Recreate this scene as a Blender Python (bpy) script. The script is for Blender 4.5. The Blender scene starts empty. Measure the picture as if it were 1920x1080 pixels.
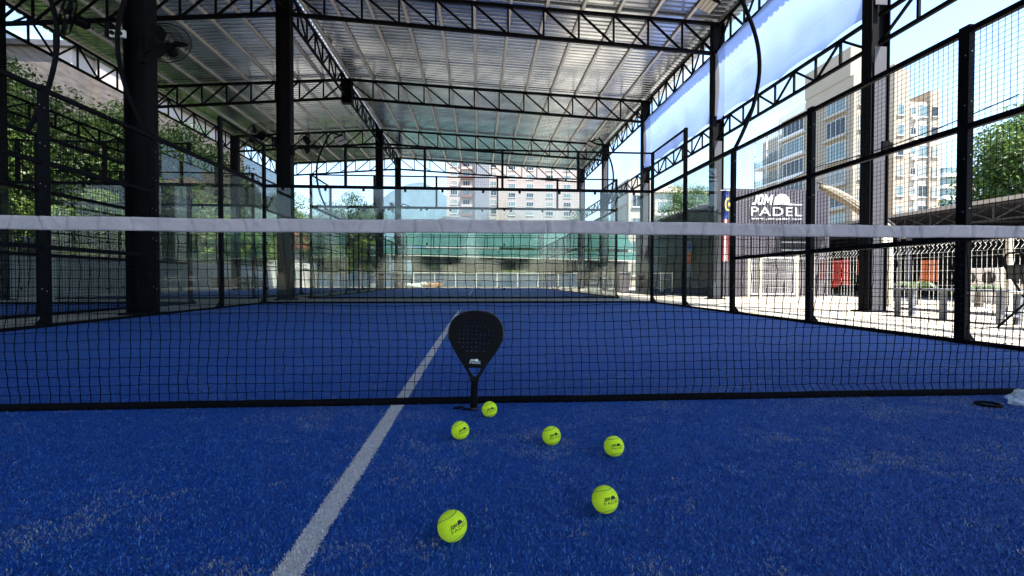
import bpy, bmesh, math, random
import numpy as np
from mathutils import Vector, Matrix, noise
sc = bpy.context.scene
R = math.radians
random.seed(7)
# ------------------------------------------------------------ camera
cam = bpy.data.cameras.new('camera'); camo = bpy.data.objects.new('camera', cam)
sc.collection.objects.link(camo); sc.camera = camo
cam.sensor_width = 36; cam.lens = 880 / 1920 * 36; cam.clip_start = .05; cam.clip_end = 6000
yaw, pitch, roll = .0699, -.0165, .0015
camo.location = (.396, -2.25, .595)
camo.rotation_mode = 'XYZ'
_f = Vector((math.sin(yaw) * math.cos(pitch), math.cos(yaw) * math.cos(pitch), math.sin(pitch)))
_r = Vector((math.cos(yaw), -math.sin(yaw), 0)); _u = _r.cross(_f)
_r2 = _r * math.cos(roll) + _u * math.sin(roll); _u2 = -_r * math.sin(roll) + _u * math.cos(roll)
camo.rotation_euler = Matrix((_r2, _u2, -_f)).transposed().to_euler()
# ------------------------------------------------------------ world, sun, exposure
sun_dir = Vector((.37, -.36, 1)).normalized()          # towards the sun
elev = math.asin(sun_dir.z); azim = math.atan2(sun_dir.x, sun_dir.y)
w = bpy.data.worlds.new('World'); sc.world = w; w.use_nodes = True
nt = w.node_tree; nt.nodes.clear()
out = nt.nodes.new('ShaderNodeOutputWorld'); bg = nt.nodes.new('ShaderNodeBackground')
sky = nt.nodes.new('ShaderNodeTexSky'); sky.sky_type = 'NISHITA'; sky.sun_disc = False
sky.sun_elevation = elev; sky.sun_rotation = azim; sky.dust_density = .5; sky.air_density = 1.15; sky.ozone_density = 3.0
bg.inputs[1].default_value = .10
tc = nt.nodes.new('ShaderNodeTexCoord'); mp = nt.nodes.new('ShaderNodeMapping'); mp.inputs['Scale'].default_value = (1, 1, 2.6)
nz = nt.nodes.new('ShaderNodeTexNoise'); nz.inputs['Scale'].default_value = 2.6; nz.inputs['Detail'].default_value = 8; nz.inputs['Roughness'].default_value = .55
rp = nt.nodes.new('ShaderNodeValToRGB'); rp.color_ramp.elements[0].position = .57; rp.color_ramp.elements[1].position = .8
mx = nt.nodes.new('ShaderNodeMixRGB'); mx.inputs[2].default_value = (4.6, 5.0, 5.4, 1)
nt.links.new(tc.outputs['Generated'], mp.inputs[0]); nt.links.new(mp.outputs[0], nz.inputs['Vector']); nt.links.new(nz.outputs['Fac'], rp.inputs[0])
nt.links.new(rp.outputs[0], mx.inputs[0]); nt.links.new(sky.outputs[0], mx.inputs[1]); nt.links.new(mx.outputs[0], bg.inputs[0]); nt.links.new(bg.outputs[0], out.inputs[0])
sl = bpy.data.lights.new('sun', 'SUN'); sl.energy = 4.0; sl.angle = R(.5); sl.color = (1, .95, .87)
so = bpy.data.objects.new('sun', sl); sc.collection.objects.link(so); so.rotation_euler = sun_dir.to_track_quat('Z', 'Y').to_euler()
so.location = (10, -10, 30)
sc.view_settings.view_transform = 'Standard'; sc.view_settings.look = 'None'; sc.view_settings.gamma = 1
sc.view_settings.exposure = 2.3
sc.render.engine = 'CYCLES'
cy = sc.cycles; cy.transparent_max_bounces = 28; cy.max_bounces = 7; cy.diffuse_bounces = 4; cy.glossy_bounces = 3
cy.caustics_reflective = False; cy.caustics_refractive = False

# ------------------------------------------------------------ materials
def mat(name, col, rough=.6, metal=0, var=.0, vscale=3., bump=0., bscale=60., spec=.5, col2=None, stretch=(1, 1, 1)):
    m = bpy.data.materials.new(name); m.use_nodes = True; n = m.node_tree; b = n.nodes['Principled BSDF']
    b.inputs['Base Color'].default_value = (*col, 1); b.inputs['Roughness'].default_value = rough; b.inputs['Metallic'].default_value = metal
    b.inputs['Specular IOR Level'].default_value = spec
    tc = n.nodes.new('ShaderNodeTexCoord'); mp = n.nodes.new('ShaderNodeMapping'); mp.inputs['Scale'].default_value = stretch
    n.links.new(tc.outputs['Object'], mp.inputs[0])
    if var or col2:
        t = n.nodes.new('ShaderNodeTexNoise'); t.inputs['Scale'].default_value = vscale; t.inputs['Detail'].default_value = 7; t.inputs['Roughness'].default_value = .65
        n.links.new(mp.outputs[0], t.inputs['Vector'])
        r = n.nodes.new('ShaderNodeValToRGB'); r.color_ramp.elements[0].position = .3; r.color_ramp.elements[1].position = .72
        c2 = col2 or tuple(min(1, c * (1 + var)) for c in col)
        c1 = col if col2 else tuple(c * (1 - var) for c in col)
        r.color_ramp.elements[0].color = (*c1, 1); r.color_ramp.elements[1].color = (*c2, 1)
        n.links.new(t.outputs['Fac'], r.inputs[0]); n.links.new(r.outputs[0], b.inputs['Base Color'])
    if bump:
        t2 = n.nodes.new('ShaderNodeTexNoise'); t2.inputs['Scale'].default_value = bscale; t2.inputs['Detail'].default_value = 5
        n.links.new(mp.outputs[0], t2.inputs['Vector'])
        bp = n.nodes.new('ShaderNodeBump'); bp.inputs['Strength'].default_value = bump; bp.inputs['Distance'].default_value = .02
        n.links.new(t2.outputs['Fac'], bp.inputs['Height']); n.links.new(bp.outputs[0], b.inputs['Normal'])
    return m

def glass_mat(name, tint, refl=1.0, dirt=.05, dcol=(.6, .65, .62)):
    m = bpy.data.materials.new(name); m.use_nodes = True; n = m.node_tree; n.nodes.clear()
    o = n.nodes.new('ShaderNodeOutputMaterial'); tr = n.nodes.new('ShaderNodeBsdfTransparent'); tr.inputs[0].default_value = (*tint, 1)
    gl = n.nodes.new('ShaderNodeBsdfGlossy'); gl.inputs['Roughness'].default_value = .0; gl.inputs[0].default_value = (refl, refl, refl, 1)
    lw_ = n.nodes.new('ShaderNodeLayerWeight'); lw_.inputs[0].default_value = .5
    pw_ = n.nodes.new('ShaderNodeMath'); pw_.operation = 'POWER'; pw_.inputs[1].default_value = 5; n.links.new(lw_.outputs['Facing'], pw_.inputs[0])
    fr = n.nodes.new('ShaderNodeMath'); fr.operation = 'MULTIPLY_ADD'; fr.inputs[1].default_value = .90; fr.inputs[2].default_value = .045; n.links.new(pw_.outputs[0], fr.inputs[0])
    a = n.nodes.new('ShaderNodeMixShader'); n.links.new(fr.outputs[0], a.inputs[0]); n.links.new(tr.outputs[0], a.inputs[1]); n.links.new(gl.outputs[0], a.inputs[2])
    df = n.nodes.new('ShaderNodeBsdfDiffuse'); df.inputs[0].default_value = (*dcol, 1)
    tcn = n.nodes.new('ShaderNodeTexCoord'); t = n.nodes.new('ShaderNodeTexNoise'); t.inputs['Scale'].default_value = 1.3; t.inputs['Detail'].default_value = 9; t.inputs['Roughness'].default_value = .7
    n.links.new(tcn.outputs['Object'], t.inputs['Vector'])
    mr = n.nodes.new('ShaderNodeMapRange'); mr.inputs[1].default_value = .35; mr.inputs[2].default_value = .75; mr.inputs[3].default_value = dirt * .3; mr.inputs[4].default_value = dirt * 1.9
    n.links.new(t.outputs['Fac'], mr.inputs[0])
    b = n.nodes.new('ShaderNodeMixShader'); n.links.new(mr.outputs[0], b.inputs[0]); n.links.new(a.outputs[0], b.inputs[1]); n.links.new(df.outputs[0], b.inputs[2])
    n.links.new(b.outputs[0], o.inputs[0]); return m

def cloth_mat(name, col, transl=.6, transp=.2, scale=(1, 1, 1), stripe=0.):
    m = bpy.data.materials.new(name); m.use_nodes = True; n = m.node_tree; n.nodes.clear()
    o = n.nodes.new('ShaderNodeOutputMaterial'); tr = n.nodes.new('ShaderNodeBsdfTransparent')
    tl = n.nodes.new('ShaderNodeBsdfTranslucent'); df = n.nodes.new('ShaderNodeBsdfDiffuse')
    tl.inputs[0].default_value = (*col, 1); df.inputs[0].default_value = (*col, 1)
    a = n.nodes.new('ShaderNodeMixShader'); a.inputs[0].default_value = transl; n.links.new(df.outputs[0], a.inputs[1]); n.links.new(tl.outputs[0], a.inputs[2])
    b = n.nodes.new('ShaderNodeMixShader'); b.inputs[0].default_value = transp; n.links.new(a.outputs[0], b.inputs[1]); n.links.new(tr.outputs[0], b.inputs[2])
    if stripe:
        tcn = n.nodes.new('ShaderNodeTexCoord'); mp = n.nodes.new('ShaderNodeMapping'); mp.inputs['Scale'].default_value = scale
        t = n.nodes.new('ShaderNodeTexNoise'); t.inputs['Scale'].default_value = 1; t.inputs['Detail'].default_value = 3
        n.links.new(tcn.outputs['Object'], mp.inputs[0]); n.links.new(mp.outputs[0], t.inputs['Vector'])
        mr = n.nodes.new('ShaderNodeMapRange'); mr.inputs[1].default_value = .35; mr.inputs[2].default_value = .65; mr.inputs[3].default_value = max(0, transp - stripe); mr.inputs[4].default_value = transp + stripe
        n.links.new(t.outputs['Fac'], mr.inputs[0]); n.links.new(mr.outputs[0], b.inputs[0])
    n.links.new(b.outputs[0], o.inputs[0]); return m

def leaf_mat(name, c1, c2):
    m = bpy.data.materials.new(name); m.use_nodes = True; n = m.node_tree; n.nodes.clear()
    o = n.nodes.new('ShaderNodeOutputMaterial'); df = n.nodes.new('ShaderNodeBsdfPrincipled'); tl = n.nodes.new('ShaderNodeBsdfTranslucent')
    df.inputs['Roughness'].default_value = .5
    at = n.nodes.new('ShaderNodeAttribute'); at.attribute_name = 'tone'
    r = n.nodes.new('ShaderNodeValToRGB'); r.color_ramp.elements[0].color = (*c1, 1); r.color_ramp.elements[1].color = (*c2, 1)
    n.links.new(at.outputs['Fac'], r.inputs[0]); n.links.new(r.outputs[0], df.inputs['Base Color']); n.links.new(r.outputs[0], tl.inputs[0])
    a = n.nodes.new('ShaderNodeMixShader'); a.inputs[0].default_value = .35; n.links.new(df.outputs[0], a.inputs[1]); n.links.new(tl.outputs[0], a.inputs[2])
    n.links.new(a.outputs[0], o.inputs[0]); return m

M = {}
M['black_steel'] = mat('black_painted_steel', (.0035, .0035, .005), .6, 0, .35, 4, .05, 30, spec=.07)
M['truss_steel'] = mat('truss_painted_steel', (.0035, .0035, .005), .6, 0, .3, 3, spec=.07)
M['column_steel'] = mat('column_painted_steel', (.004, .004, .006), .6, 0, .35, 2.5, .05, 12, spec=.07)
M['galv'] = mat('galvanised_purlin', (.88, .83, .72), .5, .0, .25, 6, 0, 1, col2=(.78, .72, .62))
M['wire'] = mat('black_wire', (.005, .005, .006), .6, spec=.07)
M['glass'] = glass_mat('court_glass', (.875, .90, .89), .6, .02)
M['winglass'] = mat('window_glass', (.09, .13, .135), .12, 0, .35, .25, spec=.9, col2=(.17, .25, .26))
M['darkglass'] = mat('dark_window_glass', (.02, .03, .035), .1, 0, .3, .3)
M['curtain'] = mat('curtained_window', (.22, .24, .23), .3, 0, .3, .8, stretch=(4, 4, .3))
M['galvbolt'] = mat('zinc_bolt', (.35, .35, .36), .35, .6)
M['winframe'] = mat('window_frame', (.6, .6, .58), .5)
M['tape'] = mat('net_tape_cloth', (.49, .43, .42), .85, 0, .14, 9, .35, 900)
M['netcord'] = mat('net_cord', (.003, .003, .004), .8, spec=.05)
M['netband'] = mat('net_band', (.004, .004, .005), .85, 0, .2, 30, .3, 500, spec=.05)
M['racket'] = mat('racket_matt_black', (.0025, .0025, .003), .55, 0, .25, 25, .12, 700, spec=.09)
M['racket_edge'] = mat('racket_edge', (.006, .006, .007), .28, spec=.4)
M['grip'] = mat('racket_grip', (.004, .004, .004), .85, 0, .3, 60, .4, 300, spec=.08)
M['logo_white'] = mat('white_print', (.75, .75, .76), .5)
M['logo_black'] = mat('black_print', (.012, .014, .012), .8)
M['felt'] = mat('ball_felt', (.76, .99, .014), .95, 0, .04, 80, .35, 900)
_b = M['felt'].node_tree.nodes['Principled BSDF']; _b.inputs['Sheen Weight'].default_value = .5; _b.inputs['Sheen Roughness'].default_value = .5; _b.inputs['Sheen Tint'].default_value = (.85, 1, .12, 1)
M['seam'] = mat('ball_seam', (.20, .30, .05), .9)
M['concrete'] = mat('concrete', (.42, .37, .30), .85, 0, .12, 1.2, .15, 30)
M['earth'] = mat('earth_ground', (.20, .19, .16), .95, 0, .25, .2, .2, 5)
M['wallconc'] = mat('old_wall_plaster', (.46, .47, .44), .9, 0, .22, 1.1, .1, 20, stretch=(1, 1, .4))
M['cream'] = mat('cream_render', (.36, .305, .24), .85, 0, .06, .4)
M['paleplaster'] = mat('pale_render', (.44, .40, .34), .85, 0, .06, .4)
M['pinkplaster'] = mat('pinkish_render', (.40, .335, .31), .85, 0, .10, .12)
M['rosewall'] = mat('rose_beige_render', (.36, .31, .29), .85, 0, .08, .12)
M['brick'] = mat('brown_red_render', (.17, .085, .07), .85, 0, .1, .5)
M['greyplaster'] = mat('grey_render', (.17, .18, .21), .8, 0, .1, .1)
M['white'] = mat('white_paint', (.78, .78, .76), .5, 0, .06, 5)
M['ivory'] = mat('ivory_paint', (.66, .64, .52), .55, 0, .1, 5)
M['roofdark'] = mat('dark_roofing', (.06, .06, .07), .7, 0, .3, 2)
M['terracotta'] = mat('terracotta_roof', (.42, .13, .07), .8, 0, .2, 2)
M['teal'] = mat('teal_awning', (.014, .075, .062), .8, 0, .25, .5, stretch=(1, 1, 3))
M['corr'] = mat('grey_purple_cladding', (.115, .105, .125), .5, .1, .12, .8)
M['dark'] = mat('dark_cladding', (.022, .026, .026), .6, 0, .4, 1)
M['red'] = mat('red_cloth', (.42, .035, .03), .8, 0, .25, 6)
M['orange'] = mat('orange_panel', (.52, .15, .06), .7, 0, .2, 5)
M['pink'] = mat('pink_cloth', (.55, .10, .13), .8, 0, .25, 8)
M['blue'] = mat('flag_blue', (.01, .04, .30), .7)
M['yellow'] = mat('flag_yellow', (.85, .60, .03), .7)
M['flagred'] = mat('flag_red', (.60, .02, .03), .7)
M['flagwhite'] = mat('flag_white', (.78, .76, .76), .7)
M['beige'] = mat('beige_canvas', (.19, .155, .11), .85, 0, .2, 9, .3, 60)
M['led'] = mat('lamp_lens', (.72, .68, .58), .25, 0, .05, 10)
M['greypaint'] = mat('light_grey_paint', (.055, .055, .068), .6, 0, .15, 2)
M['hoard'] = mat('blue_grey_sheet', (.10, .16, .24), .5, .2, .2, .8)
M['plastic'] = mat('clear_plastic', (.6, .68, .72), .15, 0, .3, 60, .5, 60)
M['logwood'] = mat('cut_log_wood', (.50, .30, .17), .85, 0, .35, 12)
M['leafA'] = leaf_mat('leaves_dark', (.018, .045, .010), (.085, .15, .03))
M['leafB'] = leaf_mat('leaves_mid', (.03, .07, .012), (.15, .24, .045))
M['leafC'] = leaf_mat('leaves_bright', (.06, .12, .015), (.26, .36, .06))
M['bark'] = mat('bark', (.09, .07, .05), .9, 0, .4, 8, .5, 20)
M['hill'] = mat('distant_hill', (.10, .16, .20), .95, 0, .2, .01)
M['shade_dark'] = cloth_mat('dark_shade_net', (.012, .012, .008), .3, .27, (1, 2, 9), .06)
M['shade_blue'] = cloth_mat('blue_shade_cloth', (.25, .34, .66), .75, .12, (1, .35, 30), .08)

# corrugated roof: galvanised, slightly stained
def roof_material():
    m = mat('silver_roof_sheet', (.5, .5, .5), .23, .85, .0)
    n = m.node_tree; b = n.nodes['Principled BSDF']
    tcn = n.nodes.new('ShaderNodeTexCoord'); mp = n.nodes.new('ShaderNodeMapping'); mp.inputs['Scale'].default_value = (.5, .9, 1)
    t = n.nodes.new('ShaderNodeTexNoise'); t.inputs['Scale'].default_value = 1; t.inputs['Detail'].default_value = 8; t.inputs['Roughness'].default_value = .6
    n.links.new(tcn.outputs['Object'], mp.inputs[0]); n.links.new(mp.outputs[0], t.inputs['Vector'])
    r = n.nodes.new('ShaderNodeValToRGB'); r.color_ramp.elements[0].position = .3; r.color_ramp.elements[1].position = .75
    r.color_ramp.elements[0].color = (.34, .38, .42, 1); r.color_ramp.elements[1].color = (.74, .77, .79, 1)
    n.links.new(t.outputs['Fac'], r.inputs[0]); n.links.new(r.outputs[0], b.inputs['Base Color'])
    return m
M['roof'] = roof_material()

def turf_material():
    m = bpy.data.materials.new('blue_turf'); m.use_nodes = True; n = m.node_tree; b = n.nodes['Principled BSDF']; L = n.links.new
    b.inputs['Roughness'].default_value = .7; b.inputs['Specular IOR Level'].default_value = .4
    g = n.nodes.new('ShaderNodeNewGeometry')
    def noise_(scale, det, rough=.6, st=(1, 1, 1)):
        mp = n.nodes.new('ShaderNodeMapping'); mp.inputs['Scale'].default_value = st; L(g.outputs['Position'], mp.inputs[0])
        t = n.nodes.new('ShaderNodeTexNoise'); t.inputs['Scale'].default_value = scale; t.inputs['Detail'].default_value = det; t.inputs['Roughness'].default_value = rough
        L(mp.outputs[0], t.inputs['Vector']); return t.outputs['Fac']
    def ramp(s, p0, p1, c0=(0, 0, 0), c1=(1, 1, 1)):
        r = n.nodes.new('ShaderNodeValToRGB'); r.color_ramp.elements[0].position = p0; r.color_ramp.elements[1].position = p1
        r.color_ramp.elements[0].color = (*c0, 1); r.color_ramp.elements[1].color = (*c1, 1); L(s, r.inputs[0]); return r.outputs[0]
    def mth(op, a, c):
        k = n.nodes.new('ShaderNodeMath'); k.operation = op; k.use_clamp = True
        for i, v in enumerate((a, c)):
            if isinstance(v, (int, float)): k.inputs[i].default_value = v
            else: L(v, k.inputs[i])
        return k.outputs[0]
    base = ramp(noise_(.9, 6), .3, .7, (.004, .070, .33), (.006, .102, .43))
    fib = ramp(noise_(260, 3, .7, (1, .55, 1)), .42, .66)
    patch = ramp(noise_(1.7, 5, .62, (1, 1.5, 1)), .47, .72)
    streak = ramp(noise_(9, 6, .7, (1, 2.6, 1)), .48, .74)
    mask = mth('MULTIPLY', mth('ADD', mth('MULTIPLY', patch, streak), mth('MULTIPLY', streak, .34)), mth('ADD', mth('MULTIPLY', fib, .8), .12))
    a = n.nodes.new('ShaderNodeMixRGB'); a.inputs[2].default_value = (.05, .15, .42, 1); L(mth('MULTIPLY', fib, .34), a.inputs[0]); L(base, a.inputs[1])
    c = n.nodes.new('ShaderNodeMixRGB'); c.inputs[2].default_value = (.42, .45, .50, 1); L(mask, c.inputs[0]); L(a.outputs[0], c.inputs[1]); L(c.outputs[0], b.inputs['Base Color'])
    bp = n.nodes.new('ShaderNodeBump'); bp.inputs['Strength'].default_value = .5; bp.inputs['Distance'].default_value = .006
    L(noise_(330, 3, .7), bp.inputs['Height']); L(bp.outputs[0], b.inputs['Normal'])
    return m
M['turf'] = turf_material()
M['line'] = mat('line_turf', (.72, .66, .64), .85, 0, .22, 230, .6, 260)

def fibre_material():
    m = bpy.data.materials.new('turf_fibre'); m.use_nodes = True; n = m.node_tree; b = n.nodes['Principled BSDF']
    at = n.nodes.new('ShaderNodeAttribute'); at.attribute_name = 'Col'; n.links.new(at.outputs['Color'], b.inputs['Base Color'])
    b.inputs['Roughness'].default_value = .55; b.inputs['Specular IOR Level'].default_value = .35
    return m
M['fibre'] = fibre_material()

# ------------------------------------------------------------ object helpers
col = sc.collection
def link(o): col.objects.link(o); return o
def tag(o, label=None, cat=None, group=None, kind=None):
    if label: o['label'] = label
    if cat: o['category'] = cat
    if group: o['group'] = group
    if kind: o['kind'] = kind
    return o
def empty(name, loc=(0, 0, 0), label=None, cat=None, group=None, rz=0):
    o = link(bpy.data.objects.new(name, None)); o.location = loc; o.rotation_euler = (0, 0, rz); o.empty_display_size = .1
    return tag(o, label, cat, group)
def copy_tree(o, parent=None):
    c = o.copy(); col.objects.link(c); c.parent = parent
    for ch in list(o.children): copy_tree(ch, c)
    return c
def relabel(o, label): o['label'] = label; return o

class MB:
    def __init__(s): s.v = []; s.f = []
    def add(s, vs, fs):
        k = len(s.v); s.v += [tuple(v) for v in vs]; s.f += [tuple(i + k for i in f) for f in fs]; return s
    def box(s, x0, x1, y0, y1, z0, z1):
        return s.add([(x0, y0, z0), (x1, y0, z0), (x1, y1, z0), (x0, y1, z0), (x0, y0, z1), (x1, y0, z1), (x1, y1, z1), (x0, y1, z1)],
                     [(0, 3, 2, 1), (4, 5, 6, 7), (0, 1, 5, 4), (1, 2, 6, 5), (2, 3, 7, 6), (3, 0, 4, 7)])
    def bar(s, p, q, w, h=None, up=(0, 0, 1)):
        h = h or w; p = Vector(p); q = Vector(q); d = (q - p).normalized(); u = Vector(up)
        if abs(d.dot(u)) > .98: u = Vector((0, 1, 0))
        a = d.cross(u).normalized() * w / 2; b = a.cross(d).normalized() * h / 2
        vs = [c + k for c in (p, q) for k in (-a - b, a - b, a + b, -a + b)]
        return s.add(vs, [(0, 1, 2, 3), (7, 6, 5, 4), (0, 4, 5, 1), (1, 5, 6, 2), (2, 6, 7, 3), (3, 7, 4, 0)])
    def tube(s, pts, r, n=8, caps=True):
        pts = [Vector(p) for p in pts]; rr = r if isinstance(r, (list, tuple)) else [r] * len(pts); vs = []; fs = []
        u = None
        for i, p in enumerate(pts):
            d = (pts[min(i + 1, len(pts) - 1)] - pts[max(i - 1, 0)]).normalized()
            if u is None: u = d.orthogonal().normalized()
            u = (u - d * u.dot(d)).normalized(); v = d.cross(u)
            for k in range(n):
                t = 2 * math.pi * k / n; vs.append(p + (u * math.cos(t) + v * math.sin(t)) * rr[i])
        for i in range(len(pts) - 1):
            for k in range(n):
                a = i * n + k; b = i * n + (k + 1) % n; fs.append((a, b, b + n, a + n))
        if caps: fs.append(tuple(range(n))[::-1]); fs.append(tuple(range((len(pts) - 1) * n, len(pts) * n)))
        return s.add(vs, fs)
    def sphere(s, c, r, nu=10, nv=6, sq=(1, 1, 1)):
        vs = []; fs = []; c = Vector(c)
        for j in range(nv + 1):
            t = math.pi * j / nv
            for i in range(nu):
                p = 2 * math.pi * i / nu; vs.append(c + Vector((math.sin(t) * math.cos(p) * r * sq[0], math.sin(t) * math.sin(p) * r * sq[1], math.cos(t) * r * sq[2])))
        for j in range(nv):
            for i in range(nu): a = j * nu + i; b = j * nu + (i + 1) % nu; fs.append((a, b, b + nu, a + nu)[::-1])
        return s.add(vs, fs)
    def build(s, name, m, parent=None, smooth=False, loc=None):
        me = bpy.data.meshes.new(name); me.from_pydata(s.v, [], s.f); me.update()
        if m: me.materials.append(m)
        if smooth: me.shade_smooth()
        o = link(bpy.data.objects.new(name, me)); o.parent = parent
        if loc: o.location = loc
        return o
def struct(name, mb, m): return tag(mb.build(name, m), kind='structure')
def bevel(o, w=.003, seg=2):
    md = o.modifiers.new('bevel', 'BEVEL'); md.width = w; md.segments = seg; md.limit_method = 'ANGLE'; return o

def curve_mesh(name, splines, extr=0., bev=0.):
    c = bpy.data.curves.new(name, 'CURVE'); c.dimensions = '2D'; c.fill_mode = 'BOTH'; c.extrude = extr; c.bevel_depth = bev; c.bevel_resolution = 2
    for pts in splines:
        sp = c.splines.new('POLY'); sp.points.add(len(pts) - 1); sp.use_cyclic_u = True
        for i, p in enumerate(pts): sp.points[i].co = (p[0], p[1], 0, 1)
    o = bpy.data.objects.new(name, c); me = bpy.data.meshes.new_from_object(o); bpy.data.objects.remove(o); bpy.data.curves.remove(c); return me
def text_mesh(body, size, extr=0., shear=0., off=0., xs=1., space=1.):
    c = bpy.data.curves.new('t', 'FONT'); c.body = body; c.size = size; c.extrude = extr; c.shear = shear; c.offset = off; c.space_character = space; c.resolution_u = 4
    o = bpy.data.objects.new('t', c); me = bpy.data.meshes.new_from_object(o); bpy.data.objects.remove(o); bpy.data.curves.remove(c)
    vs = [(v.co.x * xs, v.co.y, v.co.z) for v in me.vertices]; fs = [tuple(p.vertices) for p in me.polygons]; return vs, fs
def dome_pts(w, h, tail=.42, n=22):      # racket-like dome with a thin tail to the right; origin at lower left
    P = []
    dw = w * (1 - tail)
    for i in range(n + 1):
        t = math.pi * (1 - i / n); x = dw / 2 + dw / 2 * math.cos(t); y = h * math.sin(t) ** .8
        if x > dw * .8: y = max(y, h * (.42 - .30 * (x - dw * .8) / (dw * .2)))
        P.append((x, y))
    P += [(w * .78, h * .10), (w, h * .10), (w, 0), (w * .55, -h * .0)]
    P += [(dw * .4, .06 * h), (0, 0)]
    return P[1:]
def logo(width, url=False, extr=0., holes=False):
    """the club logo as one mesh in the x-y plane, origin at its lower left; returns verts, faces"""
    W = width; vs = []; fs = []
    def put(v, f, x, y, tw=None, th=None):
        xs = [a[0] for a in v]; ys = [a[1] for a in v]; sx = tw / (max(xs) - min(xs)); sy = th / (max(ys) - min(ys)); k = len(vs)
        vs.extend([((a[0] - min(xs)) * sx + x, (a[1] - min(ys)) * sy + y, a[2]) for a in v]); fs.extend([tuple(i + k for i in p) for p in f])
    y0 = .085 * W if url else 0
    if url:
        v, f = text_mesh('www.jompadel.com', 1, extr, 0, .0, 1, 1.15); put(v, f, 0, 0, W, .052 * W)
    v, f = text_mesh('PADEL', 1, extr, 0, .0, 1.5, 1.08); put(v, f, 0, y0, W, .165 * W)
    sh = lambda P: [(x + .24 * y, y) for x, y in P]
    def rr_(x0, x1, y0_, y1_, c): return [(x0 + c, y0_), (x1 - c, y0_), (x1 - c * .3, y0_ + c * .3), (x1, y0_ + c), (x1, y1_ - c), (x1 - c * .3, y1_ - c * .3), (x1 - c, y1_), (x0 + c, y1_), (x0 + c * .3, y1_ - c * .3), (x0, y1_ - c), (x0, y0_ + c), (x0 + c * .3, y0_ + c * .3)]
    J = [(0, 0), (.34, 0), (.48, .04), (.56, .14), (.58, .28), (.58, 1), (.34, 1), (.34, .30), (.30, .22), (.22, .20), (0, .20)]
    Mm = [(1.52, 0), (1.76, 0), (1.76, .62), (1.98, .22), (2.12, .22), (2.34, .62), (2.34, 0), (2.58, 0), (2.58, 1), (2.32, 1), (2.05, .52), (1.78, 1), (1.52, 1)]
    me = curve_mesh('j', [sh(J), sh(rr_(.70, 1.40, 0, 1, .2)), sh(rr_(.93, 1.17, .21, .79, .08)), sh(Mm)], extr)
    v = [tuple(p.co) for p in me.vertices]; f = [tuple(p.vertices) for p in me.polygons]; put(v, f, .01 * W, y0 + .205 * W, .42 * W, .19 * W)
    outer = dome_pts(.56, .19); sp = [outer]
    if holes:
        for i in range(7):
            for j in range(4):
                cx = .055 + i * .037 + (j % 2) * .006; cy = .032 + j * .036
                if ((cx - .1625) / .135) ** 2 + (cy / .165) ** 2 < .95:
                    sp.append([(cx + .0115 * math.cos(a), cy + .0125 * math.sin(a)) for a in [k * math.pi / 3 + .5 for k in range(6)]])
    me = curve_mesh('d', sp, extr); v = [tuple(p.co) for p in me.vertices]; f = [tuple(p.vertices) for p in me.polygons]
    put(v, f, .44 * W, y0 + .205 * W, .56 * W, .21 * W)
    return vs, fs

# ------------------------------------------------------------ SETTING: ground
struct('ground', MB().box(-600, 600, -200, 2500, -.6, -.03), M['earth'])
struct('concrete_apron', MB().box(-15.5, 16, -16, 40.2, -.03, -.012), M['concrete'])
def turf_sheet(name, x0, x1, y0, y1):
    struct(name, MB().box(x0, x1, y0, y1, -.012, .0), M['turf'])
turf_sheet('court_turf', -4.97, 4.97, -9.97, 9.97)
turf_sheet('far_court_turf', -4.97, 4.97, 13.33, 33.3)
turf_sheet('side_court_turf', -12.77, -6.83, -9.97, 9.97)
turf_sheet('far_side_court_turf', -12.77, -6.83, 13.33, 33.3)
rl = random.Random(3)
def line_strip(name, p0, p1, width, jag=0., z=.004):
    p0 = Vector(p0); p1 = Vector(p1); L = (p1 - p0).length; n = max(1, int(L / .004)) if jag else 1; d = (p1 - p0) / n; s = Vector((-d.y, d.x)).normalized() * width / 2
    vs = []; fs = []
    for i in range(n + 1):
        c = p0 + d * i; a = 1 + (rl.uniform(-jag, jag) if jag else 0); b = 1 + (rl.uniform(-jag, jag) if jag else 0)
        vs += [(c.x - s.x * a, c.y - s.y * a, z), (c.x + s.x * b, c.y + s.y * b, z)]
    for i in range(n): fs.append((2 * i, 2 * i + 2, 2 * i + 3, 2 * i + 1) if s.x < 0 else (2 * i, 2 * i + 1, 2 * i + 3, 2 * i + 2))
    struct(name, MB().add(vs, fs), M['line'])
line_strip('centre_line', (.012, -2.1), (.012, 2), .058, .16)
line_strip('centre_line_beyond', (.012, 2.001), (.012, 7.1), .058)
line_strip('service_line', (-4.96, 6.95), (4.96, 6.95), .05)
line_strip('far_court_centre_line', (0, 16.5), (0, 30), .05)
line_strip('far_court_service_line', (-4.96, 16.3), (4.96, 16.3), .05)

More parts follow.
